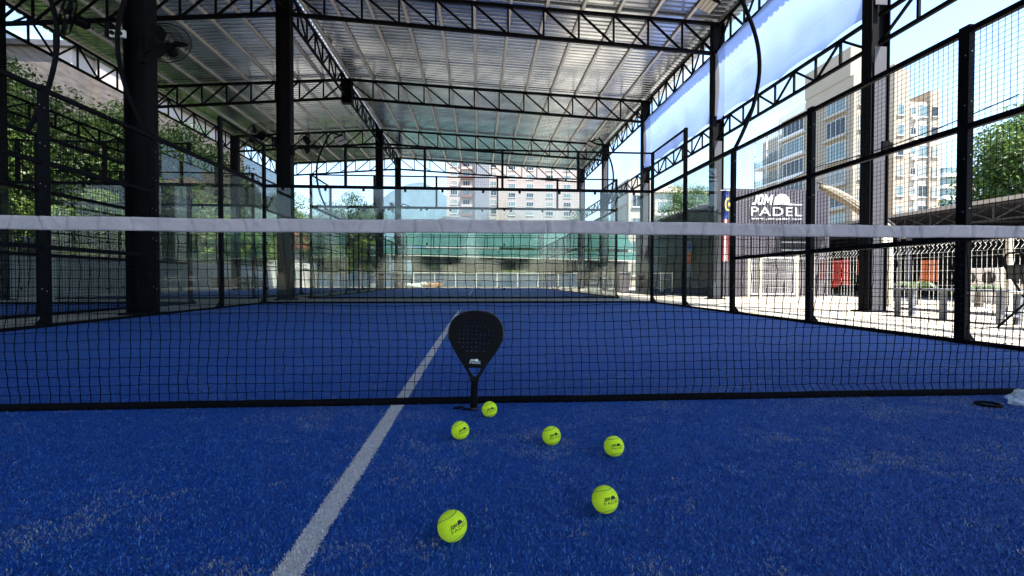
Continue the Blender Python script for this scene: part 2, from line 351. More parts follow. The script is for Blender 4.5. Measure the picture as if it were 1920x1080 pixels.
# turf fibres near the camera, real curled strands
def fibres():
    rng = np.random.default_rng(5); N = 430000
    t = rng.random(N) ** .8; Y = -1.62 + t * 3.6; keep = rng.random(N) < np.clip((1.9 - Y) / 1.9, 0, 1); Y = np.where(keep, Y, -1.55 + rng.random(N) * 1.5)
    depth = Y + 2.25; half = depth * 1.22 + .1
    X = .46 + (rng.random(N) * 2 - 1) * half
    ang = rng.random(N) * 2 * np.pi; Lh = rng.uniform(.0028, .0062, N); wd = rng.uniform(.00045, .0008, N)
    bend = rng.uniform(-1.3, 1.3, N); z0 = rng.uniform(.0, .004, N); z1 = rng.uniform(.003, .010, N); z2 = rng.uniform(.001, .008, N)
    v = np.zeros((N, 6, 3)); a2 = ang + bend
    dx, dy = np.cos(ang), np.sin(ang); ex, ey = np.cos(a2), np.sin(a2)
    P0 = np.stack([X, Y, z0], 1); P1 = P0 + np.stack([dx * Lh, dy * Lh, z1 - z0], 1); P2 = P1 + np.stack([ex * Lh * .8, ey * Lh * .8, z2 - z1], 1)
    S0 = np.stack([-dy * wd, dx * wd, np.zeros(N)], 1); S1 = np.stack([-(dy + ey) / 2 * wd, (dx + ex) / 2 * wd, wd * .4], 1); S2 = np.stack([-ey * wd * .6, ex * wd * .6, np.zeros(N)], 1)
    for i, (p, s) in enumerate(((P0, S0), (P1, S1), (P2, S2))): v[:, 2 * i] = p - s; v[:, 2 * i + 1] = p + s
    # colour: deep blue, lighter blue, sand-dusted in clumps
    def fld(sc_, seed):
        r2 = np.random.default_rng(seed); out_ = np.zeros(N)
        for k in range(10):
            th = r2.random() * 6.28; f = sc_ * r2.uniform(.6, 1.8); out_ += np.sin((X * np.cos(th) + Y * np.sin(th) * 1.4) * f + r2.random() * 6.28 + 1.5 * np.sin(X * f * .7 + k))
        return out_ / 10 ** .5
    big = fld(5, 1); med = fld(19, 2); fin = fld(60, 9)
    sand = np.clip((big * .55 + med * .6 + fin * .3 - .40 + .22 * np.clip((X - .3) / 1.2, -1, 1)) * 1.0, 0, 1)
    near_net = np.exp(-((Y + .12) / .16) ** 2) * np.clip(.35 + fld(6, 4) * .5, 0, 1) * (X > -.6)
    sand = np.clip(sand + near_net * .8, 0, 1)
    u = rng.random(N)
    cb = np.array([[.004, .068, .35]]) * (.6 + .8 * rng.random((N, 1)))
    light = np.array([[.09, .25, .53]]) * (.6 + .8 * rng.random((N, 1)))
    white = np.array([[.47, .455, .44]]) * (.6 + .5 * rng.random((N, 1)))
    c = np.where((u < .20 + .30 * sand)[:, None], light, cb)
    c = np.where((u < .008 + .34 * sand ** 1.3)[:, None], white, c)
    inl = np.abs(X - .012) < .029
    c = np.where(inl[:, None], np.array([[.95, .87, .84]]) * (.45 + .6 * rng.random((N, 1))), c)
    me = bpy.data.meshes.new('turf_fibres'); nv = N * 6
    me.vertices.add(nv); me.vertices.foreach_set('co', v.reshape(-1).astype(np.float32))
    base = np.arange(N)[:, None] * 6; q = np.concatenate([base + np.array([[0, 1, 3, 2]]), base + np.array([[2, 3, 5, 4]])], 1).reshape(-1)
    me.loops.add(len(q)); me.loops.foreach_set('vertex_index', q.astype(np.int32))
    me.polygons.add(N * 2); me.polygons.foreach_set('loop_start', (np.arange(N * 2) * 4).astype(np.int32)); me.polygons.foreach_set('loop_total', np.full(N * 2, 4, np.int32))
    me.update(); ca = me.color_attributes.new('Col', 'FLOAT_COLOR', 'POINT')
    cc = np.ones((N, 6, 4), np.float32); cc[:, :, :3] = c[:, None, :]; ca.data.foreach_set('color', cc.reshape(-1))
    me.materials.append(M['fibre']); o = link(bpy.data.objects.new('turf_fibres', me))
    tag(o, 'short curled blue turf strands dusted with pale sand in front of the net', 'turf', kind='stuff')
fibres()

# ------------------------------------------------------------ padel court fences
PW = 2.0
def wire_panel_mesh(w, h, pitch=.0508, r=.0015):
    mb = MB(); n = int(w / pitch); m = int(h / pitch); ox = (w - n * pitch) / 2; oz = (h - m * pitch) / 2
    for i in range(n + 1): y = ox + i * pitch; mb.box(-r, r, y - r, y + r, 0, h)
    for j in range(m + 1): z = oz + j * pitch; mb.box(-r * 3, -r, 0, w, z - r, z + r)
    # drop tiny caps is not worth it
    me = bpy.data.meshes.new('mesh_panel'); me.from_pydata(mb.v, [], mb.f); me.update(); me.materials.append(M['wire']); return me
WP = {h: wire_panel_mesh(PW - .1, h) for h in (.88, .94)}
def panel(parent, x, y, z, along='y', me=None):
    o = link(bpy.data.objects.new('mesh_panel', me or WP[.94])); o.parent = parent
    o.location = (x, y, z); o.rotation_euler = (0, 0, 0 if along == 'y' else -math.pi / 2); return o
def post(parent, x, y, h, sx=.06, sy=.10, gus=0, near=False):
    mb = MB().box(x - sx / 2, x + sx / 2, y - sy / 2, y + sy / 2, -.012, h)
    mb.box(x - sx / 2 - .02, x + sx / 2 + .02, y - sy / 2 - .05, y + sy / 2 + .05, -.013, .0)
    if gus: mb.add([(x + gus * sx / 2, y - .004, 0), (x + gus * (sx / 2 + .13), y - .004, 0), (x + gus * sx / 2, y - .004, .16),
                    (x + gus * sx / 2, y + .004, 0), (x + gus * (sx / 2 + .13), y + .004, 0), (x + gus * sx / 2, y + .004, .16)], [(0, 1, 2), (5, 4, 3), (0, 3, 4, 1), (1, 4, 5, 2), (2, 5, 3, 0)])
    o = mb.build('post', M['black_steel'], parent)
    if h < 3.5 and abs(x) < .01 and near:
        for z in (.45, 1.25, 1.75, 2.25, 2.72): MB().sphere((x - gus * sx / 2, y - .02, z), .0075, 6, 4).build('bolt', M['galvbolt'], o); MB().sphere((x, y - sy / 2, z + .03), .0075, 6, 4).build('bolt', M['galvbolt'], o)
    return o
def rail(parent, p, q, w=.05, h=.055): return MB().bar(p, q, w, h).build('rail', M['black_steel'], parent)
def glass(parent, x0, x1, y0, y1, z0, z1): return MB().box(x0, x1, y0, y1, z0, z1).build('glass_pane', M['glass'], parent)
def side_fence(label, X, ya, yb, sgn, glassy=4, group='court side fences'):
    """fence along Y at X; mesh where 4 m or more from both ends, glass in the 4 m at each end, step of mesh above the corner pane"""
    t = empty('court_fence', (X, ya, 0), label, 'fence', group)
    L = yb - ya; inner = -sgn
    def P(o): return (o[0] - X, o[1] - ya, o[2])
    k = 0; y = ya
    while y <= yb + .01:
        e = min(y - ya, yb - y)
        yy = y
        if abs(y - 2) < .01: yy = 1.92
        if yy > -2.3 or ya > 5:
            h = 4. if e < 2.1 else 3.
            if e < .1: h = 4.
            post(t, 0, yy - ya, h, gus=sgn, near=abs(X) == 5 and ya < 0)
            y1 = y + 2
            if y < yb - .01:
                e2 = min(y + 1 - ya, yb - y - 1)
                a = yy - ya + .05; b = y1 - ya - .05
                if e2 > glassy:                                     # mesh bay
                    for z in (.04, 1.03, 2.06): panel(t, inner * .012, a, z, 'y', WP[.94] if z < 2 else WP[.88])
                    rail(t, (0, a, 1.), (0, b, 1.)); rail(t, (0, a, 2.05), (0, b, 2.05)); rail(t, (0, a, 2.95), (0, b, 2.95)); rail(t, (0, a, .02), (0, b, .02), .05, .04)
                else:
                    glass(t, -.006, .006, a, b, .05, 2.93); rail(t, (0, a, 2.965), (0, b, 2.965), .06, .07); rail(t, (0, a, .02), (0, b, .02), .05, .04)
                    if e2 < 2: panel(t, inner * .012, a, 3.02, 'y', WP[.94]); rail(t, (0, a, 3.98), (0, b, 3.98), .04, .04)
        y += 2
    return t
def end_fence(label, Yp, X0, X1, group='court end walls'):
    t = empty('court_end_wall', (0, Yp, 0), label, 'glass wall', group); n = int(round((X1 - X0) / 2))
    for i in range(1, n): 
        x = X0 + 2 * i
        MB().box(x - .03, x + .03, -.02, .06, 3.0, 4.0).build('post', M['black_steel'], t)
    for i in range(n):
        x = X0 + 2 * i; glass(t, x + .006 + (.045 if i == 0 else 0), x + 1.994 - (.045 if i == n - 1 else 0), .024, .036, .05, 2.93)
        panel(t, x + .05, -.03, 3.02, 'x', WP[.94])
        c = MB()
        for xx in (x + .45, x + 1.5): c.box(xx - .03, xx + .03, .005, .022, 2.86, 2.94)
        for xx in (x + .05,): 
            for z in (.35, 1.5, 2.4): c.box(xx - .02, xx + .02, .0, .022, z, z + .05)
        c.build('glass_clamps', M['black_steel'], t)
    rail(t, (X0 + .03, .03, 2.965), (X1 - .03, .03, 2.965), .09, .07); rail(t, (X0 + .03, .02, 3.98), (X1 - .03, .02, 3.98), .04, .04); rail(t, (X0 + .03, .03, .02), (X1 - .03, .03, .02), .06, .05)
    return t
side_fence('black steel fence along the right edge of the near blue court', 5, -10, 10, 1)
side_fence('black steel fence along the left edge of the near blue court', -5, -10, 10, -1)
end_fence('glass end wall of the near blue court with wire mesh above', 10, -5, 5)
side_fence('black steel fence along the right edge of the far blue court', 5, 13.3, 33.3, 1)
side_fence('black steel fence along the left edge of the far blue court', -5, 13.3, 33.3, -1)
end_fence('front glass wall of the far blue court behind the first glass wall', 13.3, -5, 5)
end_fence('farthest glass wall at the back of the far blue court', 33.3, -5, 5)
side_fence('black mesh fence on the near side of the narrow left court', -6.8, -10, 10, 1, 0)
side_fence('black mesh fence on the outer side of the narrow left court beside the grey wall', -12.8, -10, 10, -1, 0)
end_fence('glass end wall of the narrow left court', 10, -12.8, -6.8)
end_fence('front glass wall of the far narrow left court', 13.3, -12.8, -6.8)
side_fence('black mesh fence on the near side of the far narrow left court', -6.8, 13.3, 33.3, 1)

# curved floodlight poles
def light_pole(x, y, s, label, cat='floodlight pole', top=2.95, heads=True, aim=-1):
    t = empty('floodlight_pole', (x, y, top), label, cat, 'curved floodlight poles')
    pts = []
    P = [(0, 0, 0), (.16 * s, 0, .32), (.36 * s, 0, .82), (.47 * s, 0, 1.45), (.40 * s, 0, 2.05), (.12 * s, 0, 2.72), (-.1 * s, 0, 3.05)]
    n = len(P) - 1
    for i in range(n):
        p0, p1, p2, p3 = [Vector(P[max(0, min(n, i + k))]) for k in (-1, 0, 1, 2)]
        for j in range(6):
            u = j / 6; pts.append(.5 * ((2 * p1) + (p2 - p0) * u + (2 * p0 - 5 * p1 + 4 * p2 - p3) * u * u + (3 * p1 - p0 - 3 * p2 + p3) * u ** 3))
    pts.append(Vector(P[-1]))
    MB().tube(pts, .034, 10).build('curved_pole', M['column_steel'], t, True)
    arm = MB().bar((-.1 * s, 0, 2.98), (-.5 * s, 0, 2.86), .05, .04); arm.bar((-.3 * s, -.25, 2.93), (-.3 * s, .25, 2.93), .04, .04); arm.build('bracket', M['black_steel'], t)
    for k in (-1, 1):
        h = MB().box(-.17, .17, -.17, .17, 0, .05)
        for i in range(6): h.box(-.15 + i * .055, -.14 + i * .055, -.16, .16, .05, .08)
        ho = h.build('lamp_housing', M['black_steel'], t); ho.location = (-.42 * s, k * .21, 2.72); ho.rotation_euler = (0, R(24) * s, 0)
        l = MB()
        for i in range(4): l.box(-.15 + i * .077, -.085 + i * .077, -.155, .155, -.012, -.001)
        l.build('lens', M['led'], ho)
    return t
light_pole(5, 6, 1, 'curved black floodlight pole rising from the right fence in front of the blue shade cloth')
light_pole(-6.8, 5.8, 1, 'curved black floodlight pole at far left in front of the tree band')
light_pole(-5.02, 5.9, -1, 'curved black floodlight pole just left of the thick near column')
light_pole(5, 15.3, 1, 'curved floodlight pole above the right fence of the far court')
light_pole(-5.02, 15.3, -1, 'curved floodlight pole above the left fence of the far court')
light_pole(-5.02, 31.3, -1, 'small distant curved floodlight pole at the far left corner of the far court')

# ------------------------------------------------------------ steel canopy
FY = [-13.0, -6.6, -.2, 6.45, 12.6, 19.2, 26.2, 32.6]
XR, XM, XL = 8.05, -5.45, -13.7
hall = empty('steel_canopy', (XM, 6.2, 0), 'long black steel canopy with silver corrugated roof over the blue courts', 'canopy')
def H(mb_v): return [(v[0] - XM, v[1] - 6.2, v[2]) for v in mb_v]
def hb(mb, name, m, parent=hall):
    if parent is hall: mb.v = H(mb.v)
    else: mb.v = H(mb.v)
    return mb.build(name, m, parent)
def lerp(a, b, t): return a + (b - a) * t
top_r, bot_r = (9.5, 8.9), (8.68, 7.95)
top_l, bot_l = (9.5, 8.92), (8.68, 8.05)
for fy in FY:
    mb = MB()
    n = 12
    for i in range(n):
        a, b = i / n, (i + 1) / n; xa, xb = lerp(XM, XR, a), lerp(XM, XR, b)
        ta, tb, ba, bb = lerp(*top_r, a), lerp(*top_r, b), lerp(*bot_r, a), lerp(*bot_r, b)
        if i > 0: mb.bar((xa, fy, ba), (xa, fy, ta), .055)
        mb.bar((xa, fy, ta), (xb, fy, bb), .055)
    mb.bar((XM, fy, top_r[0]), (XR + .1, fy, top_r[1]), .09); mb.bar((XM, fy, bot_r[0]), (XR, fy, bot_r[1]), .10)
    hb(mb, 'truss', M['truss_steel'])
    mb = MB(); n = 8
    for i in range(n):
        a, b = i / n, (i + 1) / n; xa, xb = lerp(XM, XL, a), lerp(XM, XL, b)
        ta, tb, ba, bb = lerp(*top_l, a), lerp(*top_l, b), lerp(*bot_l, a), lerp(*bot_l, b)
        if i > 0: mb.bar((xa, fy, ba), (xa, fy, ta), .055)
        mb.bar((xa, fy, ta), (xb, fy, bb), .055)
    mb.bar((XM, fy, top_l[0]), (XL - .1, fy, top_l[1]), .09); mb.bar((XM, fy, bot_l[0]), (XL, fy, bot_l[1]), .10)
    hb(mb, 'truss', M['truss_steel'])
def zig(x, y0, y1, zb, zt, n, name='girder', both=False, w=.05):
    mb = MB()
    for i in range(n):
        a, b = lerp(y0, y1, i / n), lerp(y0, y1, (i + 1) / n)
        mb.bar((x, a, zb), (x, a, zt), w)
        if i % 2: mb.bar((x, a, zt), (x, b, zb), w)
        else: mb.bar((x, a, zb), (x, b, zt), w)
    mb.bar((x, y0, zb), (x, y1, zb), w * 1.5); mb.bar((x, y0, zt), (x, y1, zt), w * 1.5)
    return hb(mb, name, M['truss_steel'])
for i in range(len(FY) - 1):
    a, b = FY[i] + .12, FY[i + 1] - .12
    zig(XM, a, b, 8.66, 9.42, 8); zig(XR + .02, a, b, 8.0, 8.78, 8); zig(XL - .02, a, b, 8.02, 8.85, 7)
    if i >= 2:
        zig(XR + .02, a, b, 5.16, 5.70, 8, 'tie_girder', w=.045); zig(XL - .02, a, b, 5.65, 6.15, 7, 'tie_girder', w=.045)
def column(x, y, h, hw=.20, d=.13, z0=0.):
    mb = MB(); mb.box(x - hw, x - hw + .02, y - d, y + d, z0, h); mb.box(x + hw - .02, x + hw, y - d, y + d, z0, h); mb.box(x - hw + .02, x + hw - .02, y - .008, y + .008, z0, h)
    if z0 == 0:
        mb.box(x - hw - .08, x + hw + .08, y - d - .08, y + d + .08, -.012, .02)
    else: mb.box(x - hw, x + hw, y - d, y + d, z0 - .02, z0)
    for z in (h - .9, h - .02):
        mb.box(x - hw + .02, x + hw - .02, y - d, y - .008, z - .01, z + .01)
    return hb(mb, 'column', M['column_steel'])
for fy in FY:
    if fy < -3: continue
    if fy != 19.2: column(XM - .06, fy, 9.45, .185 if fy < 7 else .205, .15)
    else: column(XM, fy, 9.45, .22, .15, 8.45)
    if fy > 3:
        column(XR + .05, fy, 8.9, .19, .12)
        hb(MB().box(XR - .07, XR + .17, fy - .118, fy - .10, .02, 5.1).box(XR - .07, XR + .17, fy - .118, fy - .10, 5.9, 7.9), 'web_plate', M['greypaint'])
        # patch plates on the right columns
    column(XL - .05, fy, 8.9, .2, .15)
# purlins
n = 12
for i in range(n + 1):
    t = i / n; x = lerp(XM, XR + .15, t); z = lerp(top_r[0], top_r[1], t) + .075
    if i == 0: x += .12
    hb(MB().box(x - .035, x + .035, -13.2, 33.2, z - .03, z + .04).box(x - .03, x + .055, -13.2, 33.2, z - .034, z - .0305), 'purlin', M['galv'])
for i in range(1, 9):
    t = i / 8; x = lerp(XM, XL - .15, t); z = lerp(top_l[0], top_l[1], t) + .075
    hb(MB().box(x - .035, x + .035, -13.2, 33.2, z - .03, z + .04).box(x - .055, x + .03, -13.2, 33.2, z - .034, z - .0305), 'purlin', M['galv'])
def sheet(x0, z0, x1, z1):
    prof = []; y = -13.4; p = .2
    while y < 33.4:
        prof += [(y, 0), (y + .10, 0), (y + .125, .07), (y + .175, .07), (y + .20, 0)]; y += p + .03
    vs = []; fs = []
    N = 6
    for (yy, dz) in prof:
        for k in range(N + 1): t = k / N; vs.append((lerp(x0, x1, t), yy, lerp(z0, z1, t) + dz))
    for i in range(len(prof) - 1):
        for k in range(N): a = i * (N + 1) + k; fs.append((a, a + 1, a + N + 2, a + N + 1))
    o = hb(MB().add(vs, fs), 'roof_sheet', M['roof']); md = o.modifiers.new('solid', 'SOLIDIFY'); md.thickness = .004; md.offset = 1; return o
sheet(XM + .0, 9.5 + .118, XR + .55, 8.9 + .09)
sheet(XM - .012, 9.5 + .118, XL - .45, 8.92 + .09)

# shade cloths
def hang(name, x, ya, yb, z0, z1, scal, m, lab, cat, bul=.12, sc_n=1.1):
    ny = int((yb - ya) / .1); nz_ = 14; vs = []; fs = []
    for i in range(ny + 1):
        y = lerp(ya, yb, i / ny); ph = abs(math.sin(math.pi * (y - ya) / sc_n)) ** .7
        ph2 = abs(math.sin(math.pi * (y - ya + .3) / (sc_n * 1.35))) ** .7
        a = z0 + scal * ph2; b = z1 - scal * ph
        for k in range(nz_ + 1):
            t = k / nz_; vs.append((x + bul * math.sin(math.pi * t) * (1 + .3 * math.sin(y * .9)) + .025 * noise.noise(Vector((y * 1.5, t * 3, x))), y, lerp(a, b, t)))
    for i in range(ny):
        for k in range(nz_): a = i * (nz_ + 1) + k; fs.append((a, a + 1, a + nz_ + 2, a + nz_ + 1))
    o = MB().add([(v[0] - x, v[1] - ya, v[2]) for v in vs], fs).build(name, m, None, True, (x, ya, 0)); tag(o, lab, cat); return o
hang('shade_cloth', XR - .06, 6.5, 12.4, 5.68, 8.02, .12, M['shade_blue'], 'pale blue shade cloth hung between the roof and girder, nearer bay on the right', 'shade cloth')
hang('shade_cloth', XR - .06, 12.8, 19.0, 5.68, 8.02, .12, M['shade_blue'], 'pale blue shade cloth with a folded dark end, second bay on the right', 'shade cloth')
for i in range(2, 7):
    nm = ('at the left picture edge', 'left of the thick near column', 'in the bay right behind the thick near column', 'in the second bay beyond the thick column', 'in the farthest bay')[i - 2]
    hang('shade_net', XL + .06, FY[i] + .2, FY[i + 1] - .2, 5.1, 7.98, .02, M['shade_dark'], 'dark see-through shade net ' + nm, 'shade net', .05)

# fans and fittings on the columns
def fan(x, y, z, s, tilt, label, r=.36):
    t = empty('wall_fan', (x, y, z), label, 'fan', 'fans on the black columns'); t.rotation_euler = (0, 0, 0)
    a = MB(); a.tube([(0, 0, 0), (s * .18, -.02, .12), (s * .34, -.05, .14)], .022, 8); a.box(-.04, .04, -.06, .06, -.12, .12); a.build('arm', M['black_steel'], t)
    hd = MB(); hd.tube([(0, .16, 0), (0, .12, 0), (0, -.02, 0), (0, -.06, 0)], [.05, .085, .085, .05], 14)
    h = hd.build('motor', M['black_steel'], t); h.location = (s * .46, -.05, .12); h.rotation_euler = (R(-12), 0, tilt)
    g = MB()
    for k in range(44):
        th = 2 * math.pi * k / 44; c, s_ = math.cos(th), math.sin(th)
        for sg in (1, -1):
            g.tube([(c * .05, -.13 - .09 * sg * .9, s_ * .05), (c * r * .7, -.13 - .075 * sg, s_ * r * .7), (c * r, -.13, s_ * r)], .0028, 3, False)
    for rr, yy in ((r, -.13), (r * .7, -.205), (r * .7, -.055), (r * .4, -.21)):
        g.tube([(rr * math.cos(k * math.pi / 16), yy, rr * math.sin(k * math.pi / 16)) for k in range(33)], .008 if rr == r else .004, 5, False)
    gd = g.build('guard', M['black_steel'], h)
    b = MB()
    for k in range(3):
        th0 = k * 2.094
        vs = []; fs = []
        for i in range(7):
            q = i / 6; rad = .06 + (r - .11) * q; wid = .045 + .06 * math.sin(math.pi * (q * .8 + .15))
            for j in range(5):
                u = j / 4 - .5; th = th0 + u * wid / max(rad, .12) * 1.6; vs.append((rad * math.cos(th), -.13 + u * .07, rad * math.sin(th)))
        for i in range(6):
            for j in range(4): a_ = i * 5 + j; fs.append((a_, a_ + 1, a_ + 6, a_ + 5))
        b.add(vs, fs)
    bo = b.build('blades', M['column_steel'], h); md = bo.modifiers.new('s', 'SOLIDIFY'); md.thickness = .003
    return t
fan(XM + .22, 6.1, 4.35, 1, R(12), 'large round fan on the right of the thick near column')
fan(XM - .3, 6.1, 4.75, -1, R(-50), 'fan seen edge-on at left of the thick near column')
fan(XM - .3, 12.5, 4.8, -1, R(-15), 'fan on the left of the second column')
fan(XM + .2, 12.5, 4.5, 1, R(48), 'tilted fan on the right of the second column')
fan(XM - .3, 26.1, 4.75, -1, R(-60), 'small distant fan left of the third column', .34)
fan(XM + .2, 26.1, 4.75, 1, R(55), 'small distant fan right of the third column', .34)
el = empty('emergency_light', (XM - .06, 5.965, 4.62), 'white twin-spot emergency light on the thick near column', 'emergency light')
bevel(MB().box(-.12, .12, -.05, .0, -.06, .06).build('housing', M['white'], el), .01)
for k in (-1, 1): MB().tube([(k * .06, -.051, 0), (k * .06, -.085, -.005)], [.028, .036], 12).build('spot', M['black_steel'], el)
for (x, y, z, l) in ((XR - .12, 6.03, 3.1, 'small black control box on the right near column'), (XR - .1, 6.02, 1.35, 'small steel tap fitting low on the right near column')):
    c = MB().box(-.07, .07, -.04, 0, -.09, .09); c.box(.075, .13, -.03, 0, -.09, .07); tag(c.build('control_box', M['black_steel'] if z > 2 else M['galv'], None, False, (x, y, z)), l, 'box')

# drooping cables along the right fence and roof
def cable(pts, r, label, m='black_steel'):
    P = []
    for i in range(len(pts) - 1):
        a, b = Vector(pts[i]), Vector(pts[i + 1])
        for k in range(10): t = k / 10; p = a.lerp(b, t); p.z -= .05 * math.sin(math.pi * t) * (b - a).length / 2; P.append(p)
    P.append(Vector(pts[-1])); o0 = P[0].copy(); tag(MB().tube([p - o0 for p in P], r, 5).build('cable', M[m], None, True, o0), label, 'cable')
cable([(5.03, 1.5, 2.2), (5.03, 3.9, 2.16), (5.03, 6.0, 2.1)], .006, 'thin black cable sagging along the middle rail of the right fence')

# ------------------------------------------------------------ THE NET
net = empty('court_net', (0, 0, 0), 'black knotted court net with white top band across the whole picture', 'net')
def net_mesh():
    rng = np.random.default_rng(11); p = .0425; nx = int(9.8 / p); z0, z1 = .032, .84; nz_ = 20
    xs = np.linspace(-4.9, 4.9, nx + 1); zs = np.linspace(z0, z1, nz_ + 1)
    Px = np.zeros((nx + 1, nz_ + 1)); Pz = Px.copy(); Py = Px.copy()
    ph = rng.random(12) * 6.28
    for i, x in enumerate(xs):
        for j, z in enumerate(zs):
            e = math.sin(math.pi * min(1, max(0, (z - z0) / (z1 - z0))))
            lean = -.035 * math.exp(-((x - 2.25) / .45) ** 2) * (1 - (z - z0) / .8) ** 2 + .02 * math.exp(-((x - 1.6) / .3) ** 2) * (1 - (z - z0) / .8) ** 2
            Px[i, j] = x + e * (.010 * math.sin(x * 1.7 + z * 4 + ph[0]) + .006 * math.sin(x * 5.1 - z * 9 + ph[1])) + rng.normal(0, .0016) * (e > .05) + lean * (j > 0)
            Pz[i, j] = z + e * (.005 * math.sin(x * 2.3 + ph[2]) + .003 * math.sin(x * 7 + z * 12 + ph[3])) + rng.normal(0, .0012) * (e > .05)
            Py[i, j] = e * (.010 * math.sin(x * 1.1 + ph[4]) + .004 * math.sin(x * 6 + z * 8)) + rng.normal(0, .001)
    mb = MB(); r = .0018
    def strand(P):
        # subdivided with a slight wobble
        Q = []
        for i in range(len(P) - 1):
            a, b = P[i], P[i + 1]; Q.append(a); m_ = (a + b) / 2; m_ += Vector((rng.normal(0, .0011), rng.normal(0, .0006), rng.normal(0, .0011))); Q.append(m_)
        Q.append(P[-1]); mb.tube(Q, r, 4, False)
    for i in range(nx + 1): strand([Vector((Px[i, j], Py[i, j], Pz[i, j])) for j in range(nz_ + 1)])
    for j in range(nz_ + 1): strand([Vector((Px[i, j], Py[i, j] - .001, Pz[i, j])) for i in range(nx + 1)])
    for i in range(nx + 1):
        for j in range(1, nz_):
            c = Vector((Px[i, j], Py[i, j], Pz[i, j])); k = .0030
            mb.add([c + Vector(d) * k for d in ((1, 0, .3), (-1, 0, -.3), (0, 1, 0), (0, -1, 0), (0, 0, 1.3), (0, 0, -1.3))],
                   [(0, 2, 4), (2, 1, 4), (1, 3, 4), (3, 0, 4), (2, 0, 5), (1, 2, 5), (3, 1, 5), (0, 3, 5)])
    mb.build('netting', M['netcord'], net)
net_mesh()
def tape():
    n = 2400; S = 14; vs = []; fs = []; zt, zb = .880, .818
    rr = random.Random(4); folds = [(-4.9 + k * .128 + rr.uniform(-.02, .02), rr.uniform(.5, 1.3), rr.uniform(-1, 1)) for k in range(78)]
    extra = [(rr.uniform(-4.9, 4.9), rr.uniform(.3, 1.3), rr.uniform(-2.2, 2.2)) for k in range(150)]
    def disp(x, t):
        d = 0
        for fx, a, sl in folds:
            u = x - fx + (t - .5) * .02 * sl
            if abs(u) < .06: d += a * 1.5 * (-.0030 * math.exp(-(u / .0045) ** 2) + .0030 * math.exp(-((u - .020) / .014) ** 2) * (1 - t * .5))
        for fx, a, sl in extra:
            u = x - fx + (t - .4) * .05 * sl
            if abs(u) < .05: d += a * .0042 * math.exp(-(u / .010) ** 2) * math.exp(-((t - .35) / .3) ** 2)
        return d
    def sag(x): return .0035 * math.sin(x * 2.1) + .0015 * math.sin(x * 9.3)
    for i in range(n + 1):
        x = lerp(-4.93, 4.93, i / n)
        for side in (0, 1):
            for k in range(S // 2 + 1):
                t = k / (S // 2)             # 0 top .. 1 bottom
                if side: t = 1 - t
                prof = .0068 + .0045 * math.exp(-(t / .16) ** 2) if t > .02 else .005
                y = -(prof + disp(x, t) + .002 * noise.noise(Vector((x * 14, t * 3, 1)))) if not side else (prof + disp(-x, t))
                vs.append((x, y, lerp(zt, zb, t) + sag(x) * (1 - t * .2) + .0012 * noise.noise(Vector((x * 22, 0, 7))) * t))
    W = S + 2
    for i in range(n):
        for k in range(W - 1): a = i * W + k; fs.append((a, a + 1, a + W + 1, a + W)[::-1])
        a = i * W; fs.append((a, a + W - 1, a + 2 * W - 1, a + W))
    tp = MB().add(vs, fs).build('top_tape', M['tape'], net, True)
tape()
bb = MB(); nn = 400; vs = []
for i in range(nn + 1):
    x = lerp(-4.9, 4.9, i / nn); yw = .006 * noise.noise(Vector((x * 1.5, 0, 0))); h = .036 + .002 * noise.noise(Vector((x * 6, 3, 0)))
    vs += [(x, yw - .006, .004), (x, yw - .008, h * .5), (x, yw - .005, h), (x, yw + .005, h), (x, yw + .006, .004)]
fs = []
for i in range(nn):
    for k in range(5): a = i * 5 + k; b = i * 5 + (k + 1) % 5; fs.append((a, a + 5, b + 5, b))
bb.add(vs, fs).build('bottom_band', M['netband'], net, True)
for s in (-1, 1):
    MB().box(s * 4.95 - .03, s * 4.95 + .03, -.03, .03, 0, .92).build('net_post', M['black_steel'], net)

# ------------------------------------------------------------ balls
BR = .0335
def ball_proto():
    root = empty('tennis_ball')
    fe = MB().sphere((0, 0, 0), BR, 64, 40); rg = random.Random(8)
    for i in range(5200):
        d = Vector((rg.gauss(0, 1), rg.gauss(0, 1), rg.gauss(0, 1))).normalized(); t_ = (d.cross(Vector((rg.gauss(0, 1), rg.gauss(0, 1), rg.gauss(0, 1))))).normalized()
        b0 = d * (BR - .0003); tip = d * (BR + rg.uniform(.0002, .0012)) + t_ * rg.uniform(.0004, .0014); sd = d.cross(t_) * .00011
        fe.add([b0 - sd, b0 + sd, tip], [(0, 1, 2)])
    fe.build('felt', M['felt'], root, True)
    a, b = .85, .15; c = 2 * math.sqrt(a * b); P = []
    for i in range(161):
        t = 2 * math.pi * i / 160; v = Vector((a * math.cos(t) + b * math.cos(3 * t), a * math.sin(t) - b * math.sin(3 * t), c * math.sin(2 * t))).normalized() * (BR - .0003); P.append(v)
    # local axes: front = +z of the seam curve, up = (1,1)/sqrt2 ; convert so front=-Y, up=+Z
    q = math.sqrt(.5)
    P = [Vector(((p.x - p.y) * q, -p.z, (p.x + p.y) * q)) for p in P]
    MB().tube(P, .00115, 6, False).build('seam', M['seam'], root, True)
    W = .044; v, f = logo(W)
    me = bpy.data.meshes.new('print'); me.from_pydata(v, [], f); bm = bmesh.new(); bm.from_mesh(me)
    bmesh.ops.triangulate(bm, faces=bm.faces[:])
    bmesh.ops.subdivide_edges(bm, edges=[e for e in bm.edges if e.calc_length() > .003], cuts=2)
    for vv in bm.verts:
        lon = (vv.co.x - W * .5) / BR; lat = (vv.co.y - W * .2) / BR; r = BR + .00025
        vv.co = Vector((r * math.sin(lon) * math.cos(lat), -r * math.cos(lon) * math.cos(lat), r * math.sin(lat)))
    bm.to_mesh(me); bm.free(); me.materials.append(M['logo_black'])
    o = link(bpy.data.objects.new('printed_logo', me)); o.parent = root
    return root
